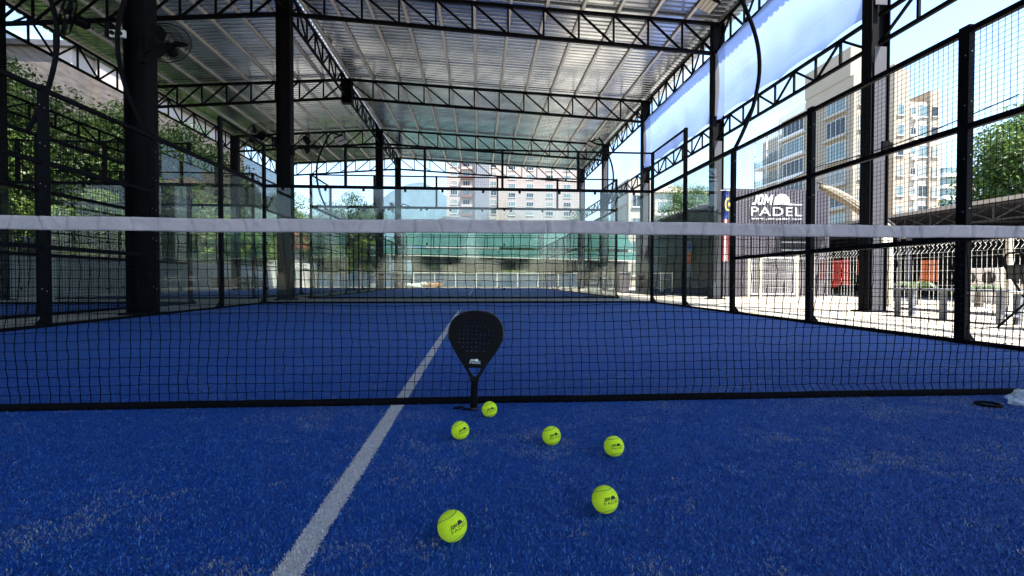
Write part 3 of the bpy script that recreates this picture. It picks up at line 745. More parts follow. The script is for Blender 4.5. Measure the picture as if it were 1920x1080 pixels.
bp_ = ball_proto()
balls = [((.335, -1.183), 30, 18, 4, 'yellow-green ball lying nearest the camera, left of the pair in front'),
         ((.717, -1.079), 34, 5, 6, 'yellow-green ball at the front right, alone left of the sandy patch'),
         ((.850, -.703), 22, 6, 0, 'rightmost yellow-green ball, farthest from the white line'),
         ((.656, -.582), 26, 14, 2, 'yellow-green ball in the middle of the back row, between the racket and the rightmost ball'),
         ((.326, -.500), 26, 18, 2, 'yellow-green ball nearest the white line, just below and left of the racket handle'),
         ((.441, -.222), 16, 15, 6, 'yellow-green ball touching the net band right beside the racket handle')]
for i, ((x, y), turn, tilt, pit, lab) in enumerate(balls):
    o = bp_ if i == 0 else copy_tree(bp_)
    o.location = (x, y, BR + .002)
    d = Vector((camo.location.x - x, camo.location.y - y, 0)); az = math.atan2(d.x, -d.y)
    # printed side faces the camera, turned to its right; rolled by tilt
    e = Matrix.Rotation(az + R(turn), 4, 'Z') @ Matrix.Rotation(-math.atan2(.5, d.length) - R(1 - pit * .5), 4, 'X') @ Matrix.Rotation(R(-tilt), 4, 'Y')
    o.rotation_euler = e.to_euler(); tag(o, lab, 'ball', 'balls lying on the turf')

# ------------------------------------------------------------ racket
def racket():
    t = empty('padel_racket', (.371, -.118, .002), 'black padel racket standing on its handle against the net', 'racket')
    ax = Vector((.385, -.0235, .452)) - Vector((.371, -.118, .002)); lean = math.atan2(-ax.y * -1, ax.z)
    t.rotation_euler = (-math.atan2(ax.y, ax.z), math.atan2(ax.x, ax.z), 0)
    k = .000497; cx = 347; yb = 1003
    def q(px, py): return ((px - cx) * k, (yb - py) * k)
    Lp = [(345, 95), (290, 98), (235, 110), (190, 132), (150, 165), (122, 205), (106, 250), (100, 300), (106, 350), (122, 400), (148, 450), (180, 503), (212, 550), (240, 592), (265, 630), (290, 672), (310, 708), (316, 740)]
    Rp = [(378, 740), (384, 708), (402, 680), (425, 640), (452, 592), (482, 548), (515, 500), (548, 450), (574, 400), (590, 350), (597, 300), (592, 250), (578, 205), (550, 165), (512, 132), (465, 110), (405, 98)]
    def smooth(P):
        out_ = []; n = len(P)
        for i in range(n):
            p0, p1, p2, p3 = [P[(i + k_) % n] for k_ in (-1, 0, 1, 2)]
            for j in range(4):
                u = j / 4; out_.append(tuple(.5 * (2 * p1[a] + (p2[a] - p0[a]) * u + (2 * p0[a] - 5 * p1[a] + 4 * p2[a] - p3[a]) * u * u + (3 * p1[a] - p0[a] - 3 * p2[a] + p3[a]) * u ** 3) for a in (0, 1)))
        return out_
    outl = [q(*p) for p in smooth(Lp + Rp)]
    holes = []
    for r_, (c0, c1) in enumerate([(-2, 2), (-3, 3), (-4, 4), (-4, 4), (-4, 4), (-4, 4), (-3, 3), (-2, 2)]):
        for c in range(c0, c1 + 1):
            x, y = q(350 + c * 39, 190 + r_ * 39); rad = .0052
            holes.append([(x + rad * math.cos(a), y + rad * math.sin(a)) for a in [i_ * math.pi / 8 for i_ in range(16)]])
    tri = [q(*p) for p in smooth([(284, 618), (345, 612), (405, 618), (395, 650), (372, 690), (348, 700), (325, 690), (303, 655)])]
    me = curve_mesh('racket_frame', [outl, tri] + holes, .0155, .0022)
    me.transform(Matrix.Rotation(R(90), 4, 'X')); me.materials.append(M['racket'])
    fr = link(bpy.data.objects.new('frame', me)); fr.parent = t
    # edge bumper round the head
    hd = [q(*p) for p in smooth(Lp + Rp)]
    hd = [p for p in hd if p[1] > .30]; top = sorted(hd, key=lambda p: math.atan2(p[0], p[1] - .32))
    sm = MB().tube([(p[0] * 1.004, 0, p[1] + (.0008 if p[1] > .4 else 0)) for p in top], [.0085 * min(1, .35 + min(i, len(top) - 1 - i) / 6) for i in range(len(top))], 8); sm.build('edge_guard', M['racket_edge'], t, True)
    # handle: octagonal wrapped grip
    pts = []; rr = []
    zt_ = (yb - 735) * k
    for i in range(61):
        z = lerp(.004, zt_, i / 60); pts.append((0 * z, 0, z)); ph = (i % 6) / 6; rr.append(.0158 + .0011 * ph)
    g = MB().tube(pts, rr, 16); g.v = [(v[0], v[1] * .92, v[2]) for v in g.v]; g.build('grip', M['grip'], t, True)
    MB().tube([(0, 0, -.001), (0, 0, .0), (0, 0, .010), (0, 0, .013)], [.014, .018, .0185, .0165], 16).build('butt_cap', M['racket_edge'], t, True)
    MB().tube([(0, 0, zt_ - .004), (0, 0, zt_ + .008)], [.0178, .0175], 16).build('collar', M['racket_edge'], t, True)
    st = MB(); P = [(-.004, -.008, .012), (-.02, -.014, .006), (-.036, -.012, .004), (-.048, -.004, .008), (-.056, .006, .013), (-.068, .014, .012), (-.085, .018, .010), (-.095, .012, .009), (-.082, .008, .008), (-.064, .004, .008)]
    st.tube(P, .0028, 6); st.tube([(p[0] * .92 + .002, p[1] + .008, p[2] + .003) for p in P[:8]], .0026, 6); st.build('wrist_strap', M['grip'], t, True)
    v, f = logo(.052); me = bpy.data.meshes.new('logo'); me.from_pydata([(a[0] - .025, -.0182, a[1] + (yb - 580) * k) for a in v], [], f); me.materials.append(M['logo_white'])
    lo = link(bpy.data.objects.new('printed_logo', me)); lo.parent = fr
racket()

# ------------------------------------------------------------ small things on the turf at right
o = MB().tube([(.045 * math.cos(a), .045 * math.sin(a), 0) for a in [i * math.pi / 16 for i in range(33)]], .007, 8, False).build('rubber_ring', M['grip'], None, True, (2.806, -.196, .010)); tag(o, 'small black ring lying on the blue turf by the net at right', 'ring')
def bag():
    vs = []; fs = []; nu, nv = 26, 14
    for j in range(nv + 1):
        t = math.pi * j / nv
        for i in range(nu):
            p = 2 * math.pi * i / nu; d = Vector((math.sin(t) * math.cos(p), math.sin(t) * math.sin(p), math.cos(t)))
            r = 1 + .45 * noise.noise(d * 2.2 + Vector((3, 1, 2))) + .22 * noise.noise(d * 6); vs.append((d.x * .075 * r, d.y * .055 * r, max(-.028, d.z * .042 * r)))
    for j in range(nv):
        for i in range(nu): a = j * nu + i; b = j * nu + (i + 1) % nu; fs.append((a, a + nu, b + nu, b))
    m = glass_mat('bag_film', (.86, .9, .93), 1.0, .42, (.8, .84, .88)); o = MB().add(vs, fs).build('plastic_bag', m, None, False, (3.0, -.2, .033)); tag(o, 'crumpled clear plastic bag on the blue turf at the right picture edge', 'bag')
bag()
#PART2
# ------------------------------------------------------------ WALLS, SHED, FENCES AROUND
lw = tag(MB().box(-16.3, -16.1, -8, 60, -.05, 1.6).build('boundary_wall', M['wallconc']), 'long grey plastered wall with razor wire behind the left courts', 'wall')
cp = MB()
y = -8
while y < 60: cp.box(-16.1, -16.04, y, y + .16, -.05, 1.62); y += 3
cp.build('pier', M['wallconc'], lw)
rz = MB(); P = []
for i in range(68 * 4 * 10): a = i / 10 * 2 * math.pi; P.append((-16.2 + .22 * math.cos(a), -8 + i * 68 / (68 * 4 * 10), 1.95 + .22 * math.sin(a)))
rz.tube(P, .012, 3, False); tag(rz.build('razor_wire', M['white']), 'coil of razor wire along the top of the long grey wall', 'razor wire')
# dark shed behind the right side
shed = empty('corrugated_shed', (9.4, 14.8, 0), 'grey corrugated shed with the club sign on its front and dark side wall', 'shed')
mb = MB(); x = 9.55; n = 0
vs = []; fs = []
while x < 13.7: vs += [(x, 0, 0), (x + .06, 0, 0), (x + .075, .028, 0), (x + .105, .028, 0)]; x += .12
xs = [(v[0] - 9.4, v[1]) for v in vs]
vv = [(a, b, 0) for a, b in xs] + [(a, b, 4.02) for a, b in xs]; k = len(xs)
fs = [(i, i + 1, i + 1 + k, i + k) for i in range(k - 1)]
MB().add(vv, fs).build('front_wall', M['corr'], shed)
MB().box(.0, 4.3, .05, .09, 3.98, 4.06).build('parapet_trim', M['roofdark'], shed)
MB().box(0, 4.3, .06, 9.5, 0, 3.3).build('body', M['dark'], shed)
rf = []; ys = np.arange(-.3, 10, .076)
vs = []; fs = []
for i, yy in enumerate(ys):
    dz = .035 * math.sin(i * 1.5708)
    vs += [(-.75, yy + .4, 3.42 + dz), (2.2, yy + .4, 3.95 + dz)]
for i in range(len(ys) - 1): fs.append((2 * i, 2 * i + 1, 2 * i + 3, 2 * i + 2))
MB().add(vs, fs).build('lean_to_roof', M['roofdark'], shed)
v, f = logo(2.0, True, .012, True)
sg = MB().add([(a[0] + 1.19, -a[2] - .035, a[1] + 2.87) for a in v], f).build('sign_lettering', M['logo_white'], shed)
dr = MB().box(2.4, 3.6, -.03, -.005, 1.45, 2.35); dr.build('window', M['dark'], shed)
wb = MB()
for zz in (1.45, 1.75, 2.05, 2.35): wb.box(2.4, 3.6, -.05, -.03, zz - .02, zz + .02)
wb.build('louvre', M['winframe'], shed)
MB().box(2.35, 4.2, -.5, -.03, 2.42, 2.46).build('awning', M['roofdark'], shed)
# poster & rack by the shed side
pt = empty('poster', (9.36, 17.2, 1.1), 'tall blue and orange poster on the dark shed wall seen through the glass', 'poster')
MB().box(-.02, 0, -.25, .25, -.35, 1.15).build('board', M['hoard'], pt); MB().box(-.03, -.021, -.2, .2, .85, 1.1).build('blue_panel', M['blue'], pt); MB().box(-.03, -.021, -.2, .2, .2, .7).build('orange_panel', M['orange'], pt)
rk = empty('ball_cart', (8.3, 17.6, 0), 'metal trolley rack standing by the dark shed wall behind the glass', 'trolley')
b = MB()
for xx in (-.25, .25):
    for yy in (-.5, .5): b.tube([(xx, yy, .08), (xx, yy, .95)], .018, 6)
for zz in (.25, .6, .9): b.box(-.25, .25, -.5, .5, zz, zz + .02)
b.build('frame', M['galv'], rk)
for xx in (-.25, .25):
    for yy in (-.5, .5): MB().tube([(xx - .02, yy, .06), (xx + .02, yy, .06)], .06, 12).build('wheel', M['dark'], rk)
wbn = empty('wheelie_bin', (7.2, 19.6, 0), 'grey lidded bin near the third right column', 'bin')
bevel(MB().add([(-.22, -.26, .05), (.22, -.26, .05), (.22, .26, .05), (-.22, .26, .05), (-.29, -.33, .92), (.29, -.33, .92), (.29, .33, .92), (-.29, .33, .92)], [(3, 2, 1, 0), (4, 5, 6, 7), (0, 1, 5, 4), (1, 2, 6, 5), (2, 3, 7, 6), (3, 0, 4, 7)]).build('tub', M['corr'], wbn), .02)
bevel(MB().box(-.31, .31, -.36, .34, .93, .99).build('lid', M['greyplaster'], wbn), .02)
# flag
fl = empty('national_flag', (8.12, 12.28, 1.2), 'hanging red and white striped flag with blue corner, moon and star, beside the right column', 'flag')
Wd, Hh = .42, 2.25
def fold(s, t): return (.0 + s * .62 + .02 * math.sin(s * 9), -.07 - .09 * math.sin(s * 11 + t * .8) * (.4 + .6 * (1 - t)), 0)
def flagpiece(s0, s1, t0, t1, m, nm, lift=0., ns=10, ntt=14):
    vs = []; fs = []
    for i in range(ns + 1):
        for j in range(ntt + 1):
            s, t = lerp(s0, s1, i / ns), lerp(t0, t1, j / ntt); x, y, _ = fold(s, t); vs.append((x * .72, y - lift, Hh * (1 - t) + .07 * s * (t > .98)))
    for i in range(ns):
        for j in range(ntt): a = i * (ntt + 1) + j; fs.append((a, a + 1, a + ntt + 2, a + ntt + 1))
    return MB().add(vs, fs).build(nm, m, fl, True)
flagpiece(0, .5, 0, .40, M['blue'], 'canton')
for i in range(7):
    s0 = i / 14; flagpiece(s0, s0 + 1 / 14, .40, 1, M['flagred'] if i % 2 == 0 else M['flagwhite'], 'stripe', 0, 2)
mo = MB(); Pm = []
for k in range(17): a = R(60 + 240 * k / 16); Pm.append((.13 * math.cos(a), .21 * math.sin(a)))
Pi = [(.03 + .10 * math.cos(R(75 + 210 * k / 16)), .165 * math.sin(R(75 + 210 * k / 16))) for k in range(16, -1, -1)]
vs = []; 
for (a, b_) in Pm + Pi: vs.append((.115 + a * .8, -.175, Hh * .8 + b_))
nP = 17
mo.add(vs, [(i, i + 1, 2 * nP - 2 - i, 2 * nP - 1 - i) for i in range(16)])
st_ = []
for k in range(28): rad = .075 if k % 2 == 0 else .035; a = k * math.pi / 14; st_.append((.16 + rad * .8 * math.cos(a), -.177, Hh * .8 + rad * 1.2 * math.sin(a)))
mo.add(st_ + [(.16, -.177, Hh * .8)], [(i, (i + 1) % 28, 28) for i in range(28)]); mo.build('moon_and_star', M['yellow'], fl)
MB().tube([(-.05, -.02, Hh + .02), (.42, -.06, Hh + .02)], .012, 6).build('hanging_rod', M['galv'], fl)

# white roll-top fence at right, panels of pickets between cream posts
wf = empty('white_mesh_fence', (9.75, 12.8, 0), 'white welded roll-top fence with cream posts beyond the right side of the court', 'fence')
def fpt(t): return Vector((lerp(9.75, 11.0, min(t / 8, 1) ** 1.5 if t > 0 else 0), 12.8 - t, 0)) - Vector((9.75, 12.8, 0))
bays = [0, 2.2, 4.4, 6.6, 8.8, 11.0, 13.2]
for i, t in enumerate(bays):
    p = fpt(t); MB().box(p.x - .045, p.x + .045, p.y - .045, p.y + .045, -.03, 1.42).build('fence_post', M['ivory'], wf)
    if i == len(bays) - 1: break
    q = fpt(bays[i + 1]); b = MB(); n = 26
    for k in range(1, n):
        c = p.lerp(q, k / n); b.tube([c + Vector((0, 0, .06)), c + Vector((0, 0, 1.22)), c + Vector((.10, 0, 1.33)), c + Vector((.02, 0, 1.42)), c + Vector((-.05, 0, 1.36))], .0035, 4, False)
    for zz in (.06, .16, .5, .82, 1.12, 1.22, 1.42): b.tube([p + Vector((.01, 0, zz)), q + Vector((.01, 0, zz))], .0045, 4, False)
    b.build('picket_panel', M['white'], wf)
gt = empty('white_gate', (10.0, 13.9, 0), 'pale framed mesh gate in front of the grey corrugated shed', 'gate')
MB().box(-.05, .05, -.05, .05, 0, 1.5).build('gate_post', M['ivory'], gt); MB().box(1.75, 1.85, -.05, .05, 0, 1.5).build('gate_post', M['ivory'], gt)
b = MB(); b.bar((.05, 0, 1.42), (1.75, 0, 1.42), .04); b.bar((.05, 0, .12), (1.75, 0, .12), .04); b.bar((.08, 0, .10), (.08, 0, 1.44), .045); b.bar((1.72, 0, .10), (1.72, 0, 1.44), .045); b.build('gate_frame', M['white'], gt)
b = MB()
for k in range(1, 24): b.tube([(k * .0735, 0, .12), (k * .0735, 0, 1.42)], .004, 4, False)
for zz in (.35, .6, .85, 1.1, 1.3): b.tube([(.05, 0, zz), (1.75, 0, zz)], .004, 4, False)
b.build('gate_mesh', M['white'], gt)

# market canopy beyond the fence
mc = empty('open_market_roof', (16, 3, 0), 'long dark open-sided roof with lattice truss edge behind the white fence', 'roof')
b = MB(); y0, y1 = 0, 27
n = 27
for i in range(n):
    a, c = i, i + 1
    b.bar((0, a, 2.45), (0, a, 2.92), .04)
    b.bar((0, a, 2.92) if i % 2 else (0, a, 2.45), (0, c, 2.45) if i % 2 else (0, c, 2.92), .035); b.bar((0, a, 2.45) if i % 2 else (0, a, 2.92), (0, c, 2.92) if i % 2 else (0, c, 2.45), .02)
b.bar((0, 0, 2.45), (0, 27, 2.45), .05); b.bar((0, 0, 2.92), (0, 27, 2.92), .05); b.build('edge_truss', M['roofdark'], mc)
MB().box(-.3, 9.5, -.3, 27.3, 2.98, 3.03).build('roof_sheet', M['roofdark'], mc); MB().box(-.36, -.31, -.3, 27.3, 2.93, 3.05).build('eave_trim', M['paleplaster'], mc)
for i in range(0, 28, 3):
    MB().bar((0, i, 2.5), (9.3, i, 2.75), .06).build('rafter', M['roofdark'], mc)
for i in (0, 5.4, 10.8, 16.2, 21.6, 27):
    MB().box(-.06, .06, i - .06, i + .06, -.03, 2.45).build('pillar', M['greyplaster'], mc)
MB().box(9.2, 9.3, -.3, 27.3, -.03, 2.98).build('back_wall', M['dark'], mc)
MB().box(.3, 9.2, 27, 27.1, -.03, 2.98).build('end_wall', M['dark'], mc)
def cloth(x, y, z, wd_, ht, m, lab, cat, wob=.05, along='y', group=None):
    vs = []; fs = []; nx_, nz2 = 14, 8; rr = random.Random(int(x * 97 + y * 31))
    ph = rr.random() * 6
    for i in range(nx_ + 1):
        for j in range(nz2 + 1):
            s = i / nx_; t = j / nz2; off = wob * math.sin(s * 14 + ph) * (.4 + .6 * t); p = (off, s * wd_) if along == 'y' else (s * wd_, off); vs.append((p[0], p[1], -t * ht * (1 + .05 * math.sin(s * 5 + ph))))
    for i in range(nx_):
        for j in range(nz2): a = i * (nz2 + 1) + j; fs.append((a, a + 1, a + nz2 + 2, a + nz2 + 1))
    o = MB().add(vs, fs).build('hanging_cloth', m, None, True, (x, y, z)); return tag(o, lab, cat, group)
for i, (x, y, z, w_, h_, m, l) in enumerate([(13.4, 14.5, 1.35, .9, .75, 'red', 'leftmost red cloth hanging behind the white fence'), (13.4, 13.4, 1.35, .8, .95, 'red', 'dark red cloth between the other red cloths behind the white fence'),
    (13.4, 12.3, 1.35, .8, .55, 'orange', 'orange-red cloth left of the big right column behind the white fence'), (13.4, 10.2, 1.2, .55, .65, 'orange', 'orange board-like cloth just right of the big right column')]):
    cloth(x, y, z, w_, h_, M[m], l, 'cloth', .04, 'y', 'cloths hung behind the white fence')
for i, (x, y, l) in enumerate([(13.0, 6.6, 'pink-red closed parasol canopy at the right picture edge, left one'), (12.7, 5.6, 'pink-red closed parasol canopy at the right picture edge, right one')]):
    t = empty('closed_parasol', (x, y, 0), l, 'parasol', 'closed pink parasols'); vs = []; fs = []
    for j in range(9):
        tt = j / 8
        for k in range(16): a = k * math.pi / 8; r_ = (.06 + .36 * tt) * (1 + .25 * math.cos(a * 4)); vs.append((r_ * math.cos(a), r_ * math.sin(a), 2.05 - tt * .75 + .05 * math.cos(a * 4) * tt))
    for j in range(8):
        for k in range(16): a = j * 16 + k; b_ = j * 16 + (k + 1) % 16; fs.append((a, a + 16, b_ + 16, b_))
    MB().add(vs, fs).build('canopy', M['pink'], t, True); MB().tube([(0, 0, 0), (0, 0, 2.15)], .025, 8).build('pole', M['galv'], t); MB().tube([(0, 0, -.03), (0, 0, .05)], [.25, .2], 14).build('base', M['greyplaster'], t)
for i, (x, y, l) in enumerate([(14.6, 9.9, 'white appliance with dark fan grilles, leftmost of three under the market roof'), (14.6, 8.6, 'white appliance with dark fan grilles, middle of three under the market roof'), (14.6, 7.3, 'white appliance with dark fan grilles, rightmost of three under the market roof')]):
    t = empty('white_cabinet', (x, y, 0), l, 'cabinet', 'white cabinets under the market roof')
    bevel(MB().box(-.3, .3, -.55, .55, 0, .95).build('body', M['white'], t), .02)
    for k in (-1, 1): MB().tube([(-.301, k * .26, .68), (-.33, k * .26, .68)], .17, 16).build('grille', M['dark'], t)
# folded cantilever parasol
up_ = empty('folded_parasol', (12.9, 11, 0), 'beige folded cantilever parasol with curved arm leaning over the white fence', 'parasol')
arc = [Vector((-2.55 + 2.6 * u, 0, 3.5 - 1.35 * u ** 1.7 - .12 * math.sin(u * 3.14))) for u in [i / 14 for i in range(15)]]
MB().tube(arc, .032, 8).build('curved_arm', M['roofdark'], up_, True)
MB().tube([(0.05, 0, 0), (.05, 0, 2.2)], .04, 8).build('pole', M['roofdark'], up_)
bd = []
for i in range(15):
    u = i / 14; bd.append((Vector((-2.45 + 2.55 * u, 0, 3.36 - 1.5 * u ** 1.25)), .04 + .13 * math.sin(math.pi * min(1, u * 1.0 + .06)) ** .7))
bm_ = MB(); bm_.tube([p for p, r_ in bd], [r_ for p, r_ in bd], 12); bm_.v = [(v[0], v[1] * .6, v[2] + .02 * math.sin(v[0] * 30)) for v in bm_.v]; bm_.build('folded_canvas', M['beige'], up_, True)
rb = MB()
for k in (-1, 0, 1): rb.tube([p + Vector((0, -.12 - .02 * k, k * .08 * math.sin(math.pi * i / 14))) for i, (p, r_) in enumerate(bd)], .014, 5)
rb.build('ribs', M['ivory'], up_)
MB().box(-.2, .3, -.3, .3, -.03, .08).build('base', M['greyplaster'], up_)

# bench, chair
bn = empty('steel_bench', (7.72, 4.55, 0), 'low grey steel bench with thick legs on the bright concrete at right', 'bench')
bevel(MB().box(-.17, .17, -.95, .95, .44, .47).build('seat', M['greyplaster'], bn), .006)
for sx_ in (-1, 1):
    for yy in (-.8, .0, .8): MB().box(sx_ * .13 - .03, sx_ * .13 + .03, yy - .035, yy + .035, -.012, .44).build('leg', M['greyplaster'], bn)
MB().box(-.12, .12, -.9, .9, .10, .13).build('stretcher', M['greyplaster'], bn)
def chair(x, y, rz, lab):
    t = empty('folding_chair', (x, y, 0), lab, 'chair', 'chairs on the concrete', rz)
    bevel(MB().box(-.22, .22, -.22, .2, .43, .46).build('seat', M['white'], t), .012)
    for s in (-1, 1):
        MB().tube([(s * .24, -.28, -.01), (s * .235, .05, .43), (s * .22, .24, .80)], .014, 8).build('front_leg', M['column_steel'], t)
        MB().tube([(s * .22, .30, -.01), (s * .22, -.10, .44)], .014, 8).build('rear_leg', M['column_steel'], t)
    P = [(-.22, .24, .80), (-.19, .26, .9), (-.1, .27, .95), (.1, .27, .95), (.19, .26, .9), (.22, .24, .80)]
    b = MB().tube(P, .014, 8); b.build('back_hoop', M['column_steel'], t); MB().box(-.2, .2, .22, .235, .62, .8).build('backrest', M['dark'], t)
    MB().tube([(-.22, .2, .2), (.22, .2, .2)], .01, 6).build('stretcher', M['column_steel'], t)
    return t
chair(7.35, 3.1, R(70), 'dark framed chair with white seat at the right picture edge beside the bench')
for i, (x, y, rz, l) in enumerate([(7.4, 22.5, 60, 'chair beside the small table near the far right columns'), (6.6, 23.4, 200, 'chair behind the small table near the far right columns')]): chair(x, y, R(rz), l)
tb = empty('small_table', (6.9, 22.7, 0), 'small pale table between two chairs near the far right columns', 'table'); MB().tube([(0, 0, .70), (0, 0, .73)], .4, 20).build('table_top', M['white'], tb); MB().tube([(0, 0, .0), (0, 0, .70)], .03, 8).build('stem', M['galv'], tb); MB().tube([(0, 0, -.01), (0, 0, .02)], .25, 14).build('foot', M['galv'], tb)
# potted plants behind fence are made with the trees below

# ------------------------------------------------------------ BUILDINGS
WM = {}
wr = random.Random(77)
def window(parent, x, y, z, w_, h_, face, fm='winframe', gm=None, full=True, mull=2):
    gm = gm or wr.choice(['winglass', 'winglass', 'darkglass', 'darkglass', 'curtain'])
    key = (w_, h_, fm, mull, gm)
    if key not in WM:
        b = MB(); t = max(.05, w_ * .03)
        b.box(0, w_, -.06, .0, 0, t); b.box(0, w_, -.06, .0, h_ - t, h_); b.box(0, t, -.06, .0, t, h_ - t); b.box(w_ - t, w_, -.06, .0, t, h_ - t)
        for k in range(1, mull): b.box(w_ * k / mull - t * .4, w_ * k / mull + t * .4, -.055, .0, t, h_ - t)
        b.box(-.08, w_ + .08, -.16, -.0, -.12, -.0)
        me = bpy.data.meshes.new('window'); me.from_pydata(b.v, [], b.f); me.materials.append(M[fm])
        g = MB().box(t, w_ - t, -.03, -.012, t, h_ - t); mg = bpy.data.meshes.new('pane'); mg.from_pydata(g.v, [], g.f); mg.materials.append(M[gm]); WM[key] = (me, mg)
    me, mg = WM[key]
    o = link(bpy.data.objects.new('window', me)); o.parent = parent; o.location = (x, y, z); o.rotation_euler = (0, 0, {'s': 0, 'w': -math.pi / 2, 'e': math.pi / 2}[face])
    p = link(bpy.data.objects.new('pane', mg)); p.parent = o
    return o
# big cream apartment block; long facade faces the courts (-X)
B1 = empty('apartment_block', (46, 52.4, 0), 'big cream apartment block with blue-green window bands and corner balconies at right', 'apartment block')
MB().box(0, 3.6, 0, 8.4, 0, 25.8).build('main_wall', M['cream'], B1)
MB().box(.25, 8.5, 8.4, 14, 0, 24.5).build('side_wing_wall', M['cream'], B1)
MB().box(1.0, 12, 14, 20, 0, 23.2).build('balcony_wing_wall', M['paleplaster'], B1)
MB().box(-.1, 3.0, .4, 8.5, 25.8, 29.4).build('penthouse_block', M['cream'], B1)
MB().box(.0, 8.6, 8.5, 14.2, 24.5, 25.5).build('parapet', M['white'], B1)
MB().box(2.75, 3.65, -.7, -.01, 0, 27.5).build('front_bay_wall', M['paleplaster'], B1)
for fl_ in range(8):
    z = .9 + fl_ * 3.02
    if z + 1.9 < 25.6:
        window(B1, -.02, 4.4, z, 3.3, 2.2, 'w', mull=4)
        window(B1, -.02, 7.7, z + .5, 1.3, 1.3, 'w', mull=2)
        window(B1, .72, -.02, z + .1, 1.9, 1.9, 's', mull=2)
        MB().box(-.45, -.0, .9, 4.6, z - .45, z - .1).build('ledge', M['paleplaster'], B1)
    if z + 1.9 < 24.4:
        window(B1, .23, 13.6, z, 4.6, 2.2, 'w', mull=5)
        MB().box(-.3, .25, 8.6, 14, z - .5, z - .12).build('ledge', M['white'], B1)
    if z < 22:
        MB().box(-.2, 1.0, 14, 20.6, z - .35, z - .1).build('balcony_slab', M['white'], B1)
        bl = MB().box(-.18, -.12, 14.1, 20.5, z - .1, z + .95); bl.box(-.12, 1.0, 20.44, 20.5, z - .1, z + .95); bl.build('balcony_glass', M['glass'], B1)
        window(B1, .98, 19.4, z, 4.6, 2.2, 'w', mull=4)
for yy in (14.2, 17.2, 20.4): MB().box(-.15, .0, yy - .07, yy + .07, 0, 26.2).build('balcony_column', M['white'], B1)
pg = MB()
for k in range(9): pg.box(-.4, 3.2, 14.4 + k * .8, 14.5 + k * .8, 26.2, 26.4)
pg.box(-.2, -.05, 14, 20.9, 26.0, 26.2); pg.box(2.8, 3., 14, 20.9, 26.0, 26.2); pg.build('pergola', M['white'], B1)
# second stepped tower
B2 = empty('stepped_tower', (64, 66, 0), 'tall narrow cream tower with stepped top right of the big apartment block', 'tower')
MB().box(0, 2.6, 0, 12, 0, 33).build('left_stack', M['cream'], B2)
MB().box(2.6, 5.9, .3, 12, 0, 28.3).build('middle_stack', M['paleplaster'], B2)
MB().box(5.9, 7.7, 0, 12, 0, 30).build('right_stack', M['cream'], B2)
MB().box(.4, 1.8, .5, 8, 33, 34.2).build('lift_head', M['cream'], B2)
for fl_ in range(9):
    z = 1.2 + fl_ * 3.1
    if z + 1.6 < 28.2:
        window(B2, 2.95, .28, z + .3, .9, 1.1, 's', mull=2); window(B2, 4.3, .28, z, 1.5, 1.8, 's', mull=2)
        b = MB().box(3.0, 3.9, -.15, .28, z - .5, z - .05); b.build('air_conditioner', M['white'], B2)
    if z + 1.6 < 30: window(B2, 6.2, -.02, z, 1.0, 1.5, 's', mull=1)
    window(B2, .5, -.02, z + .1, 1.1, 1.6, 's', mull=1)
B3 = empty('distant_tower', (118.6, 110, 0), 'small distant pale blue tower with many white balconies right of the stepped tower', 'tower')
MB().box(0, 3.8, 0, 10, 0, 29.5).build('core', M['winglass'], B3)
for k in range(10): MB().box(-.7, 4.4, -.8, 10, 1 + k * 2.9, 1.9 + k * 2.9).build('balcony_band', M['white'], B3)
MB().box(4.4, 9, 0, 10, 0, 27).build('side_block', M['paleplaster'], B3)
# building behind the right-hand tree, and white one beyond the far court
B4 = empty('terrace_block', (23.0, 57, 0), 'pale low apartment block behind the big tree seen over the shed', 'apartment block')
MB().box(0, 7.5, 0, 8, 0, 11.9).build('wall', M['paleplaster'], B4)
MB().add([(-.3, -.3, 11.9), (7.8, -.3, 11.9), (7.8, 8.3, 11.9), (-.3, 8.3, 11.9), (3, 3, 13.6), (5, 5, 13.6)], [(0, 1, 4), (1, 5, 4), (1, 2, 5), (2, 3, 5), (3, 0, 4, 5)]).build('roof', M['cream'], B4)
for k in range(4):
    for j in range(3): window(B4, .5 + j * 2.4, -.02, .9 + k * 2.8, 1.5, 1.5, 's')
    MB().box(0, 7.5, -.9, -.01, .5 + k * 2.8, .7 + k * 2.8).build('balcony_slab', M['white'], B4)
B5 = empty('white_house', (19.2, 56, 0), 'white building with green-tinted windows seen between the far right columns', 'building')
MB().box(0, 3.2, 0, 8, 0, 13.5).build('wall', M['paleplaster'], B5)
for k in range(4): window(B5, .5, -.02, 1.2 + k * 2.9, 1.1, 1.5, 's')
# distant apartment slab
B6 = empty('apartment_slab', (-10, 150, 0), 'wide pinkish apartment slab far behind the courts, left wing of the far block', 'apartment block')
MB().box(0, 17, 0, 14, 0, 46).build('wall', M['pinkplaster'], B6)
MB().box(9.0, 13.6, -1.2, -.01, 0, 48).build('grey_service_stack', M['greyplaster'], B6)
MB().box(17, 44, 3, 16, 0, 44).build('right_wing_wall', M['rosewall'], B6)
for k in range(14):
    z = 4 + k * 3
    for j, x in enumerate((1.2, 5.2)): window(B6, x, -.03, z, 2.2, 1.5, 's', mull=3)
    window(B6, 14.2, -.03, z, 1.8, 1.5, 's', mull=2)
    if k >= 4:
        for x in (20, 26, 32.5, 38.5): window(B6, x, 2.97, z, 2.4, 1.5, 's', mull=3)
    if k % 1 == 0: MB().box(4.6, 8.2, -1.0, -.02, z - .9, z - .1).build('balcony', M['pinkplaster'] if k % 2 else M['brick'], B6)
